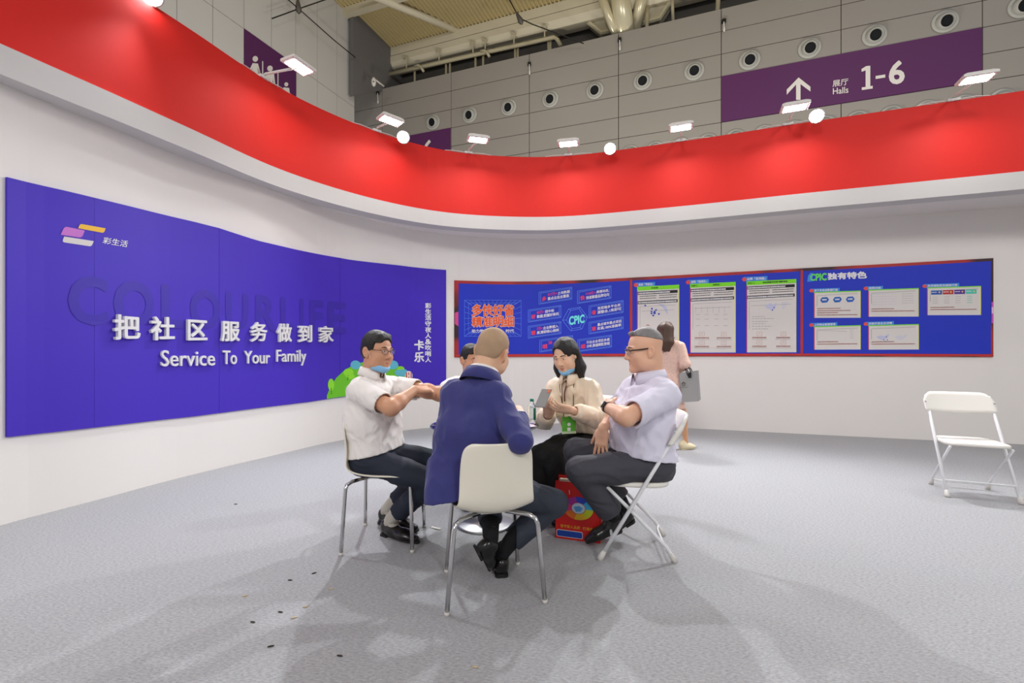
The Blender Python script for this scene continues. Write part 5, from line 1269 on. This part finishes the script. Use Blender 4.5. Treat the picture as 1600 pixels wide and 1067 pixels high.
p1, R, c, sc, _ = make_person('seated man with glasses in a white short-sleeved shirt, arms folded', (pel[0], pel[1], 0), SK1,
    dict(c=PX(590, 550, 2.92), f=(.86, -.5, -.07), up=(.05, 0, 1), sc=.98, neck=nb+np.array((.0, 0, -.02)), nr=.06, full=.5), T1, [LR[:5], LL[:5]], [aR, aL], [('short', M_HAIR)])
face_bits(p1, R, c, sc); spectacles(p1, R, c, sc, mat('dark_metal_rim', (44, 44, 46), .3, .6), thin=True, half=False); face_mask(p1, R, c, sc, M_MASK)
M_SH1 = mat('white_cotton', (236, 230, 226), .8, var=.02, scale=10, bump=.15, bscale=25)
def shirt1(F_):
    for a, b_, ra, rb, fr, sq in T1: F_.cap(a, b_, ra+.012, rb+.012, k=.045, ax=fr, sq=sq)
    for S, E in ((SR, aR['E']), (SL, aL['E'])):
        d = E-S; F_.cap(S, S+d*.55, .072, .068, k=.03); F_.cap(S+d*.55, S+d*.95, .068, .07, k=.01)
    F_.folds(.007, 75, 4, (0, 0, 1), .8)
    for S, E in ((SR, aR['E']), (SL, aL['E'])):
        d = E-S; e = S+d*.76; F_.cut(e, d, e-.12, e+.12); F_.cap(e-d*.08, e+d*.3, .059, .061, k=.003, mode='sub')
    F_.cut(pel+np.array((0, 0, .035)), (.18, 0, -1)); F_.cap(nb+np.array((0, 0, -.02)), nb+np.array((.02, 0, .1)), .062, .075, k=.006, mode='sub')
lo, hi = bb([pel, ch, nb, SR, SL, aR['E'], aL['E']], .2); sh = garment('shirt', p1, M_SH1, lo, hi, .0065, shirt1)
collar(p1, nb+np.array((.012, -.004, .028)), (.86, -.45, 0), (.25, 0, 1), .066, M_SH1, .04, .014, .55)
M_TR1 = mat('dark_navy_cloth', (30, 36, 52), .75, var=.12, scale=25, bump=.15, bscale=40)
trousers(p1, M_TR1, T1[0], [LR[:5], LL[:5]], seed=3, hem=.80, waist=(pel+np.array((0, 0, .085)), (.0, 0, 1)), seatz=.438)
shoes(p1, [LR, LL], sock=mat('pale_grey_sock', (186, 180, 170), .9, var=.05, bump=.3, bscale=90))
# ---- 2: man in the navy blazer, from behind
SK2 = skin('pale_tan_skin', (222, 176, 144))
tf = nz((.36, .93, 0)); rt = np.array((tf[1], -tf[0], 0))
pel = PX(728, 752, 2.34); ch = PX(736, 680, 2.31); up_ = PX(744, 624, 2.37); nb = PX(752, 594, 2.42)
T2 = [(pel-rt*.05, pel+rt*.05, .13, .13, tf, .85), (pel-rt*.05+np.array((0, 0, .02)), ch-rt*.05, .125, .112, tf, .9), (pel+rt*.05+np.array((0, 0, .02)), ch+rt*.05, .125, .112, tf, .9), (ch-rt*.055, up_-rt*.085, .11, .085, tf, .9), (ch+rt*.055, up_+rt*.085, .11, .085, tf, .9), (up_-rt*.1, up_+rt*.1, .07, .07, tf, 1), (up_, nb-np.array((0, 0, .03)), .09, .07, tf, 1)]
LR = (pel+rt*.09, PX(866, 786, 2.52), np.array((-.048, 2.47, .145)), np.array((-.052, 2.425, .012)), np.array((-.085, 2.70, .012)), (0, 0, 1))
LL = (pel-rt*.08+tf*.04, np.array((-.16, 2.78, .47)), np.array((-.105, 2.37, .26)), np.array((-.178, 2.325, .205)), np.array((-.128, 2.475, .025)), (.85, .3, .35))
SR, SL = PX(779, 634, 2.30), PX(710, 614, 2.45)
aR = dict(S=SR, E=PX(813, 689, 2.12), W=PX(811, 648, 2.35), fx=(-.2, .85, .3), bk=(.2, -.1, 1), side=-1, curl=(.55, .6, .65, .7), r=1.0)
aR['side'] = 1
aL = dict(S=SL, E=PX(698, 678, 2.62), W=np.array((-.22, 2.82, .765)), fx=(.8, .5, -.05), bk=(0, 0, 1), side=-1, curl=(.4,)*4)
p2, R, c, sc, _ = make_person('seated man in a navy blazer seen from behind, cropped hair', (pel[0], pel[1], 0), SK2,
    dict(c=PX(769, 551, 2.50), f=(.42, .88, -.22), up=(.26, .1, 1), sc=1.03, neck=nb+np.array((.0, -.01, -.04)), nr=.068, full=.9), T2, [LR[:5], LL[:5]], [aR, aL], [('buzz', mat('cropped_stubble', (178, 148, 118), .8, var=.22, scale=14, bump=.25, bscale=240))])
face_bits(p2, R, c, sc)
M_BLZ = mat('navy_wool', (50, 51, 114), .8, var=.1, scale=30, bump=.15, bscale=40, sheen=.15)
hemp = PX(697, 783, 2.2)
def blazer(F_):
    for a, b_, ra, rb, fr, sq in T2: F_.cap(a, b_, ra+.015, rb+.015, k=.04, ax=fr, sq=sq)
    # left skirt hanging outside the chair back
    F_.cap(ch-rt*.08, PX(697, 765, 2.24), .09, .085, k=.05, ax=tf, sq=.8); F_.cap(PX(688, 730, 2.28), PX(686, 785, 2.22), .062, .068, k=.04); F_.cap(PX(710, 745, 2.24), PX(710, 790, 2.2), .05, .052, k=.04)
    for a in (aR, aL):
        S, E, W = a['S'], a['E'], a['W']; F_.cap(S, E, .072, .054, k=.018); F_.cap(E, E+(W-E)*.9, .054, .044, k=.02)
    F_.folds(.009, 58, 9, (0, 0, 1), .5)
    F_.cut(hemp, (.15, -.02, -1), None, None); 
    for a in (aR, aL):
        E, W = a['E'], a['W']; d = W-E; e = E+d*.88; F_.cut(e, d, e-.09, e+.09); F_.cap(e-d*.08, e+d*.2, .038, .038, k=.003, mode='sub')
    F_.cap(nb+np.array((0, -.0, -.03)), nb+np.array((.03, .04, .08)), .068, .08, k=.008, mode='sub')
lo, hi = bb([pel, ch, nb, hemp, SR, SL, aR['E'], aR['W'], aL['E'], aL['W']], .19); bz = garment('blazer', p2, M_BLZ, lo, hi, .0068, blazer)
collar(p2, nb+np.array((.003, -.006, .004)), (.42, .88, -.3), (.12, .22, 1), .082, M_BLZ, .05, .02, 1.3, 'blazer_collar', .03)
collar(p2, nb+np.array((.012, .006, .03)), (.42, .88, -.3), (.12, .22, 1), .071, M_SH1, .038, .006, .5, 'shirt_collar', .02)
for a in (aR, aL):
    E, W = a['E'], a['W']; d = W-E; mb = MB(); mb.tube([Vector(E+d*.8), Vector(E+d*.93), Vector(E+d*.97)], [.036, .036, .035], 16); mb.build('shirt_cuff', M_SH1, p2, True)
M_TR2 = mat('slate_cloth', (48, 54, 66), .7, var=.1, scale=25, bump=.15, bscale=40)
trousers(p2, M_TR2, T2[0], [LR[:5], LL[:5]], seed=7, hem=.83, waist=(pel+np.array((0, 0, .09)), (0, 0, 1)), seatz=.442)
shoes(p2, [LR, LL], sock=mat('black_sock', (16, 16, 20), .9, var=.05))
# ---- 3: woman with the phone
SK3 = skin('fair_skin', (232, 190, 160))
tf = nz((-.6, -.8, 0)); rt = np.array((tf[1], -tf[0], 0))
pel = np.array((.565, 3.5, .525)); ch = PX(902, 640, 3.44); up_ = PX(895, 608, 3.41); nb = PX(892, 591, 3.40)
T3 = [(pel-rt*.05, pel+rt*.05, .135, .135, tf, .85), (pel-rt*.04+np.array((0, 0, .04)), ch-rt*.035, .12, .115, tf, .85), (pel+rt*.04+np.array((0, 0, .04)), ch+rt*.035, .12, .115, tf, .85), (ch-rt*.045+tf*.015, up_-rt*.08, .11, .078, tf, .9), (ch+rt*.045+tf*.015, up_+rt*.08, .11, .078, tf, .9), (up_-rt*.09, up_+rt*.09, .066, .066, tf, 1), (up_, nb-np.array((0, 0, .035)), .08, .055, tf, 1)]
LR = (pel+rt*.08, PX(845, 712, 3.18), np.array((.15, 3.27, .11)), np.array((.17, 3.33, .012)), np.array((.09, 3.1, .012)), (0, 0, 1))
LL = (pel-rt*.08, PX(869, 724, 3.12), np.array((.35, 3.3, .11)), np.array((.37, 3.36, .012)), np.array((.29, 3.12, .012)), (0, 0, 1))
SR, SL = up_+rt*.145+np.array((0, 0, .0)), up_-rt*.145
PH = PX(849, 622, 2.98)
aR = dict(S=SR, E=PX(850, 658, 3.36), W=PX(857, 648, 3.10), fx=(-.12, -.62, .78), bk=(-.35, -.7, -.6), side=-1, curl=(.55, .6, .6, .6), thumb=(.35, .2), r=.82, hs=.92)
aL = dict(S=SL, E=PX(936, 655, 3.16), W=PX(893, 641, 3.0), fx=(-.93, -.1, .22), bk=(-.1, -.75, -.55), side=1, curl=(.28, .3, .33, .36), thumb=(.5, .15), r=.82, hs=.92)
p3, R, c, sc, _ = make_person('seated woman in a cream blouse looking down at her phone', (pel[0], pel[1], 0), SK3,
    dict(c=PX(884, 556, 3.36), f=(-.56, -.78, -.38), up=(-.08, 0, 1), sc=.99, neck=nb+np.array((.0, 0, -.02)), nr=.048, full=.1, open=.0015), T3, [LR[:5], LL[:5]], [aR, aL], [('bob', M_HAIR)])
face_bits(p3, R, c, sc, lips=mat('pink_lips', (196, 96, 92), .45, var=.05)); face_mask(p3, R, c, sc, M_MASK)
M_BLO = mat('cream_satin', (236, 218, 192), .42, var=.04, scale=10, bump=.12, bscale=25)
def blouse(F_):
    for a, b_, ra, rb, fr, sq in T3: F_.cap(a, b_, ra+.012, rb+.012, k=.04, ax=fr, sq=sq)
    for a in (aR, aL):
        S, E, W = a['S'], a['E'], a['W']; F_.ell(S+np.array((0, 0, -.01)), (.07, .07, .07), k=.03); F_.cap(S, E, .07, .066, k=.035); F_.cap(E, E+(W-E)*.72, .066, .06, k=.03); F_.cap(E+(W-E)*.72, W-(W-E)*.06, .05, .036, k=.012)
    F_.folds(.007, 85, 21, (0, 0, 1), .4); F_.cut(pel+np.array((0, 0, .055)), (-.1, -.1, -1))
    for a in (aR, aL):
        E, W = a['E'], a['W']; d = W-E; e = E+d*.9; F_.cut(e, d, e-.07, e+.07); F_.cap(e-d*.06, e+d*.2, .029, .029, k=.002, mode='sub')
    F_.cap(nb, nb+np.array((-.01, -.02, .08)), .05, .06, k=.006, mode='sub')
lo, hi = bb([pel, ch, nb, SR, SL, aR['E'], aL['E'], aR['W'], aL['W']], .17); garment('blouse', p3, M_BLO, lo, hi, .006, blouse)
collar(p3, nb+np.array((-.006, -.012, .016)), tf, (-.1, -.22, 1), .056, M_BLO, .034, .016, .5, 'collar', .07)
cf = nb+tf*.07+np.array((0, 0, -.012))
mb = MB(); mb.tube([Vector(q) for q in spline([cf, cf+tf*.022+rt*.02+np.array((0, 0, -.03)), cf+tf*.035+rt*.012+np.array((0, 0, -.1)), cf+tf*.045+rt*.004+np.array((0, 0, -.17))], 6)], .006, 6, flat=.4); mb.build('neck_ribbon', mat('brown_striped_ribbon', (96, 58, 44), .6, var=.4, scale=60), p3, True)
mb = MB(); mb.tube([Vector(q) for q in spline([cf, cf+tf*.022-rt*.016+np.array((0, 0, -.03)), cf+tf*.035-rt*.008+np.array((0, 0, -.09)), cf+tf*.04-rt*.012+np.array((0, 0, -.15))], 6)], .006, 6, flat=.4); mb.build('neck_ribbon', MATS['brown_striped_ribbon'], p3, True)
M_TR3 = mat('black_cloth', (22, 21, 23), .8, var=.12, scale=25, bump=.15, bscale=40)
trousers(p3, M_TR3, T3[0], [LR[:5], LL[:5]], r=(.088, .076, .072, .078), seed=5, hem=.92, amp=.009, waist=(pel+np.array((0, 0, .1)), (0, 0, 1)), seatz=.445)
shoes(p3, [LR, LL])
# badge on a lanyard
BC = PX(889, 664, 3.1); bx_ = nz((.97, .12, .02)); bz_ = nz((.02, .12, 1)); by_ = np.cross(bz_, bx_)
bg_ = empty_part('name_badge', p3)
def bquad(name, cx0, cz0, w_, h_, off, m): 
    C_ = BC+bx_*cx0+bz_*cz0-by_*off; V = [C_+bx_*w_*s_+bz_*h_*t for s_, t in ((-1, -1), (1, -1), (1, 1), (-1, 1))]+[C_+bx_*w_*s_+bz_*h_*t+by_*.002 for s_, t in ((-1, -1), (1, -1), (1, 1), (-1, 1))]
    obj(name, V, [(0, 1, 2, 3), (7, 6, 5, 4), (0, 4, 5, 1), (1, 5, 6, 2), (2, 6, 7, 3), (3, 7, 4, 0)], m, bg_)
bquad('card', 0, 0, .047, .056, 0, mat('green_card', (84, 166, 46), .4, var=.15, scale=30)); bquad('white_field', .0, -.028, .011, .011, .0015, M_PW); bquad('clear_edge', 0, -.05, .049, .008, .001, mat('clear_sleeve', (190, 210, 170), .2, var=.1))
V = [BC+bx_*.012*math.cos(a*.524)+bz_*(.004+.012*math.sin(a*.524))-by_*.002 for a in range(12)]; obj('white_dot', V, [list(range(12))], M_PW, bg_)
for s_ in (-1, 1):
    mb = MB(); mb.tube([Vector(q) for q in spline([nb-tf*.03+rt*s_*.05+np.array((0, 0, .02)), nb+tf*.06+rt*s_*.06+np.array((0, 0, -.03)), ch+tf*.135+rt*s_*.04, ch+tf*.15+rt*s_*.025+np.array((0, 0, -.07)), BC+bz_*.057+bx_*-s_*.004], 6)], .0028, 6); mb.build('lanyard', M_BLACK, bg_, True)
# the phone she holds
pf = nz((-.35, -.62, .7)); pr_ = nz((.85, -.52, 0)); pu = np.cross(pr_, pf); pu = -pu if pu[2] < 0 else pu
ctr = Vector(PH); Mx = Matrix((pr_, nz(np.cross(pu, pr_)), pu)).transposed()
ph = empty('phone', ctr, 'grey smartphone held up in the hands of the woman in cream', 'phone')
mb = MB(); mb.box(ctr, (.074, .008, .15), Mx); mb.build('case', mat('silver_phone', (150, 148, 146), .3, .5, var=.03), ph, bevel=.003)
mb = MB(); mb.box(ctr+Vector(Mx @ Vector((0, .0045, 0))), (.068, .001, .142), Mx); mb.build('screen', M_BLACK, ph)
mb = MB(); mb.box(ctr+Vector(Mx @ Vector((.022, -.0048, .055))), (.02, .0015, .024), Mx); mb.build('camera_bump', mat('orange_mark', (214, 96, 40), .5, var=.05), ph)
# ---- 4: man in the pale lilac shirt
SK4 = skin('rosy_skin', (228, 178, 148))
tf = nz((-.93, -.34, 0)); rt = np.array((tf[1], -tf[0], 0))
pel = PX(1009, 722, 2.81); ch = PX(1004, 662, 2.81); up_ = PX(1013, 615, 2.81); nb = PX(1014, 592, 2.82)
T4 = [(pel-rt*.05, pel+rt*.05, .14, .14, tf, .9), (pel-rt*.06+tf*.02+np.array((0, 0, .03)), ch-rt*.05+tf*.03, .145, .15, tf, .98), (pel+rt*.06+tf*.02+np.array((0, 0, .03)), ch+rt*.05+tf*.03, .145, .15, tf, .98), (ch-rt*.07, up_-rt*.1, .135, .092, tf, .95), (ch+rt*.07, up_+rt*.1, .135, .092, tf, .95), (up_-rt*.11, up_+rt*.11, .075, .075, tf, 1.0), (up_, nb-np.array((0, 0, .06)), .11, .075, tf, 1)]
LL = (pel-rt*.09, PX(906, 735, 2.66), np.array((.625, 2.80, .19)), np.array((.668, 2.79, .125)), np.array((.452, 2.825, .022)), (-.25, 0, 1))
LR = (pel+rt*.09, PX(900, 704, 2.95), np.array((.73, 2.92, .2)), np.array((.775, 2.91, .14)), np.array((.60, 2.94, .02)), (-.3, 0, 1))
SL, SR = up_-rt*.17, up_+rt*.17
aL = dict(S=SL, E=PX(979, 652, 2.49), W=PX(948, 636, 2.71), fx=(.1, .95, .12), bk=(-.8, -.1, .55), side=-1, curl=(.5,)*4, r=1.12)
aR = dict(S=SR, E=PX(963, 643, 2.98), W=PX(942, 670, 2.79), fx=(-.12, -.12, -1), bk=(-.5, -.85, .1), side=-1, curl=(.12, .1, .12, .16), thumb=(.55, .15), spread=.2, r=1.08, hs=1.06)
p4, R, c, sc, _ = make_person('seated heavy-set man in a pale lilac shirt and glasses, arms crossed', (pel[0], pel[1], 0), SK4,
    dict(c=PX(1007, 549, 2.80), f=(-.975, .02, -.12), up=(-.1, 0, 1), sc=1.05, neck=nb+np.array((.01, 0, -.03)), nr=.071, full=1.4), T4, [LL[:5], LR[:5]], [aL, aR], [('crown', M_HAIRG)])
face_bits(p4, R, c, sc, brow=mat('sparse_brow', (120, 92, 76), .6, var=.1)); spectacles(p4, R, c, sc, M_BLACK, half=True)
M_SH4 = mat('pale_lilac_cotton', (222, 218, 234), .8, var=.02, scale=10, bump=.15, bscale=25)
def shirt4(F_):
    for a, b_, ra, rb, fr, sq in T4: F_.cap(a, b_, ra+.012, rb+.012, k=.05, ax=fr, sq=sq)
    for a in (aL, aR):
        S, E = a['S'], a['E']; d = E-S; F_.cap(S, S+d*.5, .08, .076, k=.03); F_.cap(S+d*.5, S+d*1.05, .076, .08, k=.01)
    F_.folds(.007, 70, 14, (0, 0, 1), .8)
    for a in (aL, aR):
        S, E = a['S'], a['E']; d = E-S; e = S+d*.86; n = nz(nz(d)+np.array((.0, 0, .3))); F_.cut(e, n, e-.13, e+.13); F_.cap(e-d*.08, e+d*.35, .063, .066, k=.003, mode='sub')
    F_.cut(pel+np.array((0, 0, .05)), (-.12, 0, -1)); F_.cap(nb+np.array((0, 0, -.03)), nb+np.array((-.02, 0, .1)), .078, .09, k=.006, mode='sub')
lo, hi = bb([pel, ch, nb, SR, SL, aR['E'], aL['E']], .22); garment('shirt', p4, M_SH4, lo, hi, .0068, shirt4)
collar(p4, nb+np.array((.0, 0, .012)), (-.93, -.2, 0), (-.6, 0, 1), .084, M_SH4, .042, .014, .6)
M_TR4 = mat('charcoal_cloth', (62, 62, 70), .7, var=.1, scale=25, bump=.15, bscale=40)
trousers(p4, M_TR4, T4[0], [LL[:5], LR[:5]], r=(.098, .082, .074, .07), seed=11, hem=.84, amp=.009, waist=(pel+np.array((0, 0, .1)), (-.1, 0, 1)), seatz=.446)
def belt(F_):
    a, b_, ra, rb, fr, sq = T4[0]; F_.cap(a, b_, ra+.006, rb+.006, k=.03, ax=fr, sq=sq); F_.cut(pel+np.array((0, 0, .1)), (-.12, 0, 1)); F_.cut(pel+np.array((0, 0, .064)), (.12, 0, -1))
lo, hi = bb([pel], .25); garment('belt', p4, M_LEATHER, lo, hi, .007, belt)
shoes(p4, [LL, LR], sock=MATS['black_sock'])
W = aL['W']; d = nz(aL['W']-aL['E']); wt = empty_part('wrist_watch', p4)
mb = MB(); mb.tube([Vector(W-d*.03), Vector(W-d*.008)], .0345, 20, cap=False); o = mb.build('strap', M_BLACK, wt, True); o.modifiers.new('s', 'SOLIDIFY').thickness = .003
mb = MB(); ou = nz(np.array((-.75, -.35, .55))-d*np.dot((-.75, -.35, .55), d)); q = np.cross(d, ou); mb.box(Vector(W-d*.019+ou*.036), (.042, .03, .01), Matrix((nz(q), d, ou)).transposed()); mb.build('watch_case', mat('black_watch_glass', (20, 24, 28), .12, var=.02, coat=.4), wt, bevel=.004)
# ---- 5: woman walking by with a grey bag
SK5 = skin('leg_skin', (214, 160, 122))
tf = nz((.82, .57, 0)); rt = np.array((tf[1], -tf[0], 0))
pel = PX(1048, 598, 5.55); wa = PX(1047, 574, 5.55); ch = PX(1046, 556, 5.55); up_ = PX(1047, 542, 5.55); nb = PX(1045, 533, 5.55)
T5 = [(pel-rt*.035, pel+rt*.035, .135, .135, tf, .85), (pel, wa, .13, .105, tf, .85), (wa-rt*.02, ch-rt*.04, .1, .105, tf, .85), (wa+rt*.02, ch+rt*.04, .1, .105, tf, .85), (ch-rt*.05, up_-rt*.08, .09, .065, tf, .9), (ch+rt*.05, up_+rt*.08, .09, .065, tf, .9), (up_, nb, .08, .05, tf, 1)]
LR = (pel+rt*.07+np.array((0, 0, -.03)), PX(1066, 641, 5.55), PX(1071.5, 691, 5.62), np.array((2.045, 5.60, .008)), np.array((2.25, 5.66, .008)), (0, 0, 1))
LL = (pel-rt*.07+np.array((0, 0, -.03)), np.array((1.86, 5.72, .47)), np.array((1.66, 5.62, .12)), np.array((1.62, 5.60, .05)), np.array((1.80, 5.70, .008)), (0, 0, 1))
SR, SL = up_+rt*.14, up_-rt*.14
aR = dict(S=SR, E=PX(1071, 569, 5.36), W=PX(1064, 576, 5.62), fx=(.3, .9, .2), bk=(.8, -.3, .4), side=1, curl=(.7,)*4, r=.8, hs=.9)
aL = dict(S=SL, E=PX(1030, 575, 5.75), W=PX(1046, 580, 5.9), fx=(.8, .5, .1), bk=(0, 0, 1), side=-1, curl=(.6,)*4, r=.8, hs=.9)
p5, R, c, sc, _ = make_person('long-haired woman in a pink lace dress walking past the blue banner', (pel[0], pel[1], 0), SK5,
    dict(c=PX(1041, 519, 5.56), f=(.5, .86, -.12), up=(0, 0, 1), sc=.95, neck=nb+np.array((0, 0, -.03)), nr=.046, full=0), T5, [LR[:5], LL[:5]], [aR, aL], [('long', M_HAIRB)])
face_bits(p5, R, c, sc)
M_LACE = mat('pink_lace', (226, 190, 174), .8, var=.22, scale=55, bump=.6, bscale=70)
def dress(F_):
    for a, b_, ra, rb, fr, sq in T5: F_.cap(a, b_, ra+.012, rb+.012, k=.035, ax=fr, sq=sq)
    hem = PX(1054, 637, 5.56); F_.cap(pel, hem+np.array((0, 0, -.05)), .145, .135, k=.03, ax=tf, sq=.85); F_.cap(wa+np.array((0, 0, -.01)), wa+np.array((0, 0, -.012)), .118, k=.008, ax=tf, sq=.9)
    for a in (aR, aL):
        S, E, W = a['S'], a['E'], a['W']; F_.cap(S, E, .062, .055, k=.03); F_.cap(E, E+(W-E)*.7, .056, .055, k=.02)
    F_.folds(.004, 40, 31, (0, 0, 1), .5); F_.cut(hem, (0, 0, -1))
    for a in (aR, aL): E, W = a['E'], a['W']; d = W-E; e = E+d*.66; F_.cut(e, d, e-.07, e+.07)
lo, hi = bb([pel, nb, SR, SL, aR['E'], aL['E'], aR['W'], aL['W'], PX(1054, 645, 5.56)], .17); garment('lace_dress', p5, M_LACE, lo, hi, .008, dress)
shoes(p5, [LR, LL], m=mat('beige_leather', (226, 212, 176), .45, var=.04))
# grey shopping bag
def quadpx(*pp): return [px(*q) for q in pp]
gbag = empty('shopping_bag', px(1080, 628, 5.32), 'grey paper shopping bag with black handles on the arm of the walking woman', 'bag')
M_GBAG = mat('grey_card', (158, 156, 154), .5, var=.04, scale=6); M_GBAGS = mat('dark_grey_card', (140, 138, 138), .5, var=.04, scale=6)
A = [px(1060.5, 583, 5.36), px(1089.5, 579, 5.26), px(1091.5, 627, 5.26), px(1066, 628.5, 5.36)]     # front face
ax_ = (A[1]-A[0]).normalized(); dep = Vector((-ax_.y, ax_.x, 0))*.11
Bk = [a+dep+Vector((0.01 if i in (2, 3) else 0, 0, .012 if i in (2, 3) else 0)) for i, a in enumerate(A)]
for nm, q in (('front_panel', (A[3], A[2], A[1], A[0])), ('back_panel', (Bk[0], Bk[1], Bk[2], Bk[3])), ('side_panel', (A[2], Bk[2], Bk[1], A[1])), ('side_panel', (Bk[3], A[3], A[0], Bk[0])), ('bottom', (A[3], Bk[3], Bk[2], A[2]))):
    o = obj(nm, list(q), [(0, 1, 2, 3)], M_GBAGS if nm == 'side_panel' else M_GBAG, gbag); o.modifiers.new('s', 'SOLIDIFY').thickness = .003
tagp = px(1077.5, 584, 5.29); el = Vector(aR['E'])
for off in (Vector((0, 0, 0)), dep):
    mb = MB(); mb.tube([px(1079, 588, 5.29)+off+Vector((0, -.006 if off.length < .01 else 0.006, 0)), px(1078.5, 579, 5.29)+off, el+Vector((.0, .03, .055)), el+Vector((-.02, .06, .06)), px(1072.5, 581, 5.31)+off, px(1075.5, 588, 5.3)+off], .006, 6); mb.build('handle', M_BLACK, gbag, True)
mb = MB(); mb.box(px(1077.5, 586.5, 5.285)+Vector((0, -.004, 0)), (.035, .006, .06), Matrix.Rotation(math.atan2(ax_.y, ax_.x), 3, 'Z')); mb.build('handle_tab', M_BLACK, gbag)
def onbag(x, y): # px on the front face plane
    t = (x-1060.5)/29.0; return px(x, y, 5.36-.1*t-.006)
M_BRZ = col('bronze_print', (92, 84, 66))
mb = MB(); mb.tube([onbag(1065, 599.5), onbag(1067.8, 597), onbag(1070.8, 599.5)], .005, 6); mb.tube([onbag(1066, 599.5), onbag(1066, 602.5), onbag(1070, 602.5), onbag(1070, 599.5)], .0035, 6); mb.build('house_emblem', M_BRZ, gbag)
mb = MB()
for i in range(6): mb.tube([onbag(1063.5+i*2, 605), onbag(1064.6+i*2, 605)], .003, 5)
tag(mb.build('faint_lettering', M_BRZ, gbag), kind='stuff')
mp = Vector(aR['W'])+Vector((-.02, -.03, .05)); mb = MB(); mb.box(mp, (.07, .01, .14), Euler((.3, .5, .3)).to_matrix()); o = mb.build('phone', mat('white_phone', (226, 224, 222), .3, var=.02), None, base=mp, bevel=.003); tag(o, 'white phone in the hand of the woman in pink lace', 'phone')
# ---- 6: man behind the navy blazer
SK6 = skin('brown_skin', (206, 150, 116))
tf = nz((.28, -.96, 0)); rt = np.array((tf[1], -tf[0], 0))
pel = np.array((-.37, 4.02, .53)); ch = np.array((-.365, 3.99, .73)); up_ = PX(733, 607, 3.97); nb = PX(734, 594, 3.96)
T6 = [(pel-rt*.05, pel+rt*.05, .135, .135, tf, .85), (pel-rt*.05+np.array((0, 0, .03)), ch-rt*.05, .135, .14, tf, .85), (pel+rt*.05+np.array((0, 0, .03)), ch+rt*.05, .135, .14, tf, .85), (ch-rt*.06, up_-rt*.1, .13, .09, tf, .9), (ch+rt*.06, up_+rt*.1, .13, .09, tf, .9), (up_-rt*.1, up_+rt*.1, .08, .08, tf, 1), (up_, nb-np.array((0, 0, .045)), .1, .065, tf, 1)]
LR = (pel+rt*.09, np.array((-.36, 3.6, .5)), np.array((-.36, 3.62, .1)), np.array((-.37, 3.68, .012)), np.array((-.33, 3.42, .012)), (0, 0, 1))
LL = (pel-rt*.09, np.array((-.14, 3.64, .5)), np.array((-.15, 3.66, .1)), np.array((-.16, 3.72, .012)), np.array((-.12, 3.46, .012)), (0, 0, 1))
SR, SL = up_+rt*.18, up_-rt*.18
aR = dict(S=SR, E=np.array((-.52, 3.8, .74)), W=np.array((-.36, 3.60, .735)), fx=(.75, -.6, 0), bk=(0, 0, 1), side=1, curl=(.3,)*4)
aL = dict(S=SL, E=np.array((-.11, 3.85, .74)), W=np.array((-.16, 3.60, .735)), fx=(-.6, -.7, 0), bk=(0, 0, 1), side=-1, curl=(.3,)*4)
p6, R, c, sc, _ = make_person('dark-haired man in white mostly hidden behind the navy blazer', (pel[0], pel[1], 0), SK6,
    dict(c=PX(737, 563, 3.92), f=(.6, -.78, -.15), up=(0, 0, 1), sc=1.0, neck=nb+np.array((0, 0, -.02)), nr=.058, full=.4), T6, [LR[:5], LL[:5]], [aR, aL], [('short', M_HAIR)])
face_bits(p6, R, c, sc); face_mask(p6, R, c, sc, M_MASK)
def shirt6(F_):
    for a, b_, ra, rb, fr, sq in T6: F_.cap(a, b_, ra+.012, rb+.012, k=.045, ax=fr, sq=sq)
    for a in (aL, aR): S, E = a['S'], a['E']; d = E-S; F_.cap(S, S+d*.8, .078, .074, k=.04)
    F_.folds(.006, 75, 44, (0, 0, 1), .7)
    for a in (aL, aR): S, E = a['S'], a['E']; d = E-S; e = S+d*.62; F_.cut(e, d, e-.12, e+.12); F_.cap(e-d*.1, e+d*.3, .06, .062, k=.003, mode='sub')
    F_.cut(pel+np.array((0, 0, .06)), (0, 0, -1)); F_.cap(nb+np.array((0, 0, -.03)), nb+np.array((0, -.02, .1)), .062, .075, k=.006, mode='sub')
lo, hi = bb([pel, ch, nb, SR, SL, aR['E'], aL['E']], .2); garment('shirt', p6, M_SH1, lo, hi, .008, shirt6)
collar(p6, nb+np.array((0, -.004, .02)), tf, (0, -.15, 1), .068, M_SH1, .038, .014, .5)
trousers(p6, M_TR1, T6[0], [LR[:5], LL[:5]], seed=23, hem=.9, waist=(pel+np.array((0, 0, .09)), (0, 0, 1)), seatz=.438, h=.009)
shoes(p6, [LR, LL])
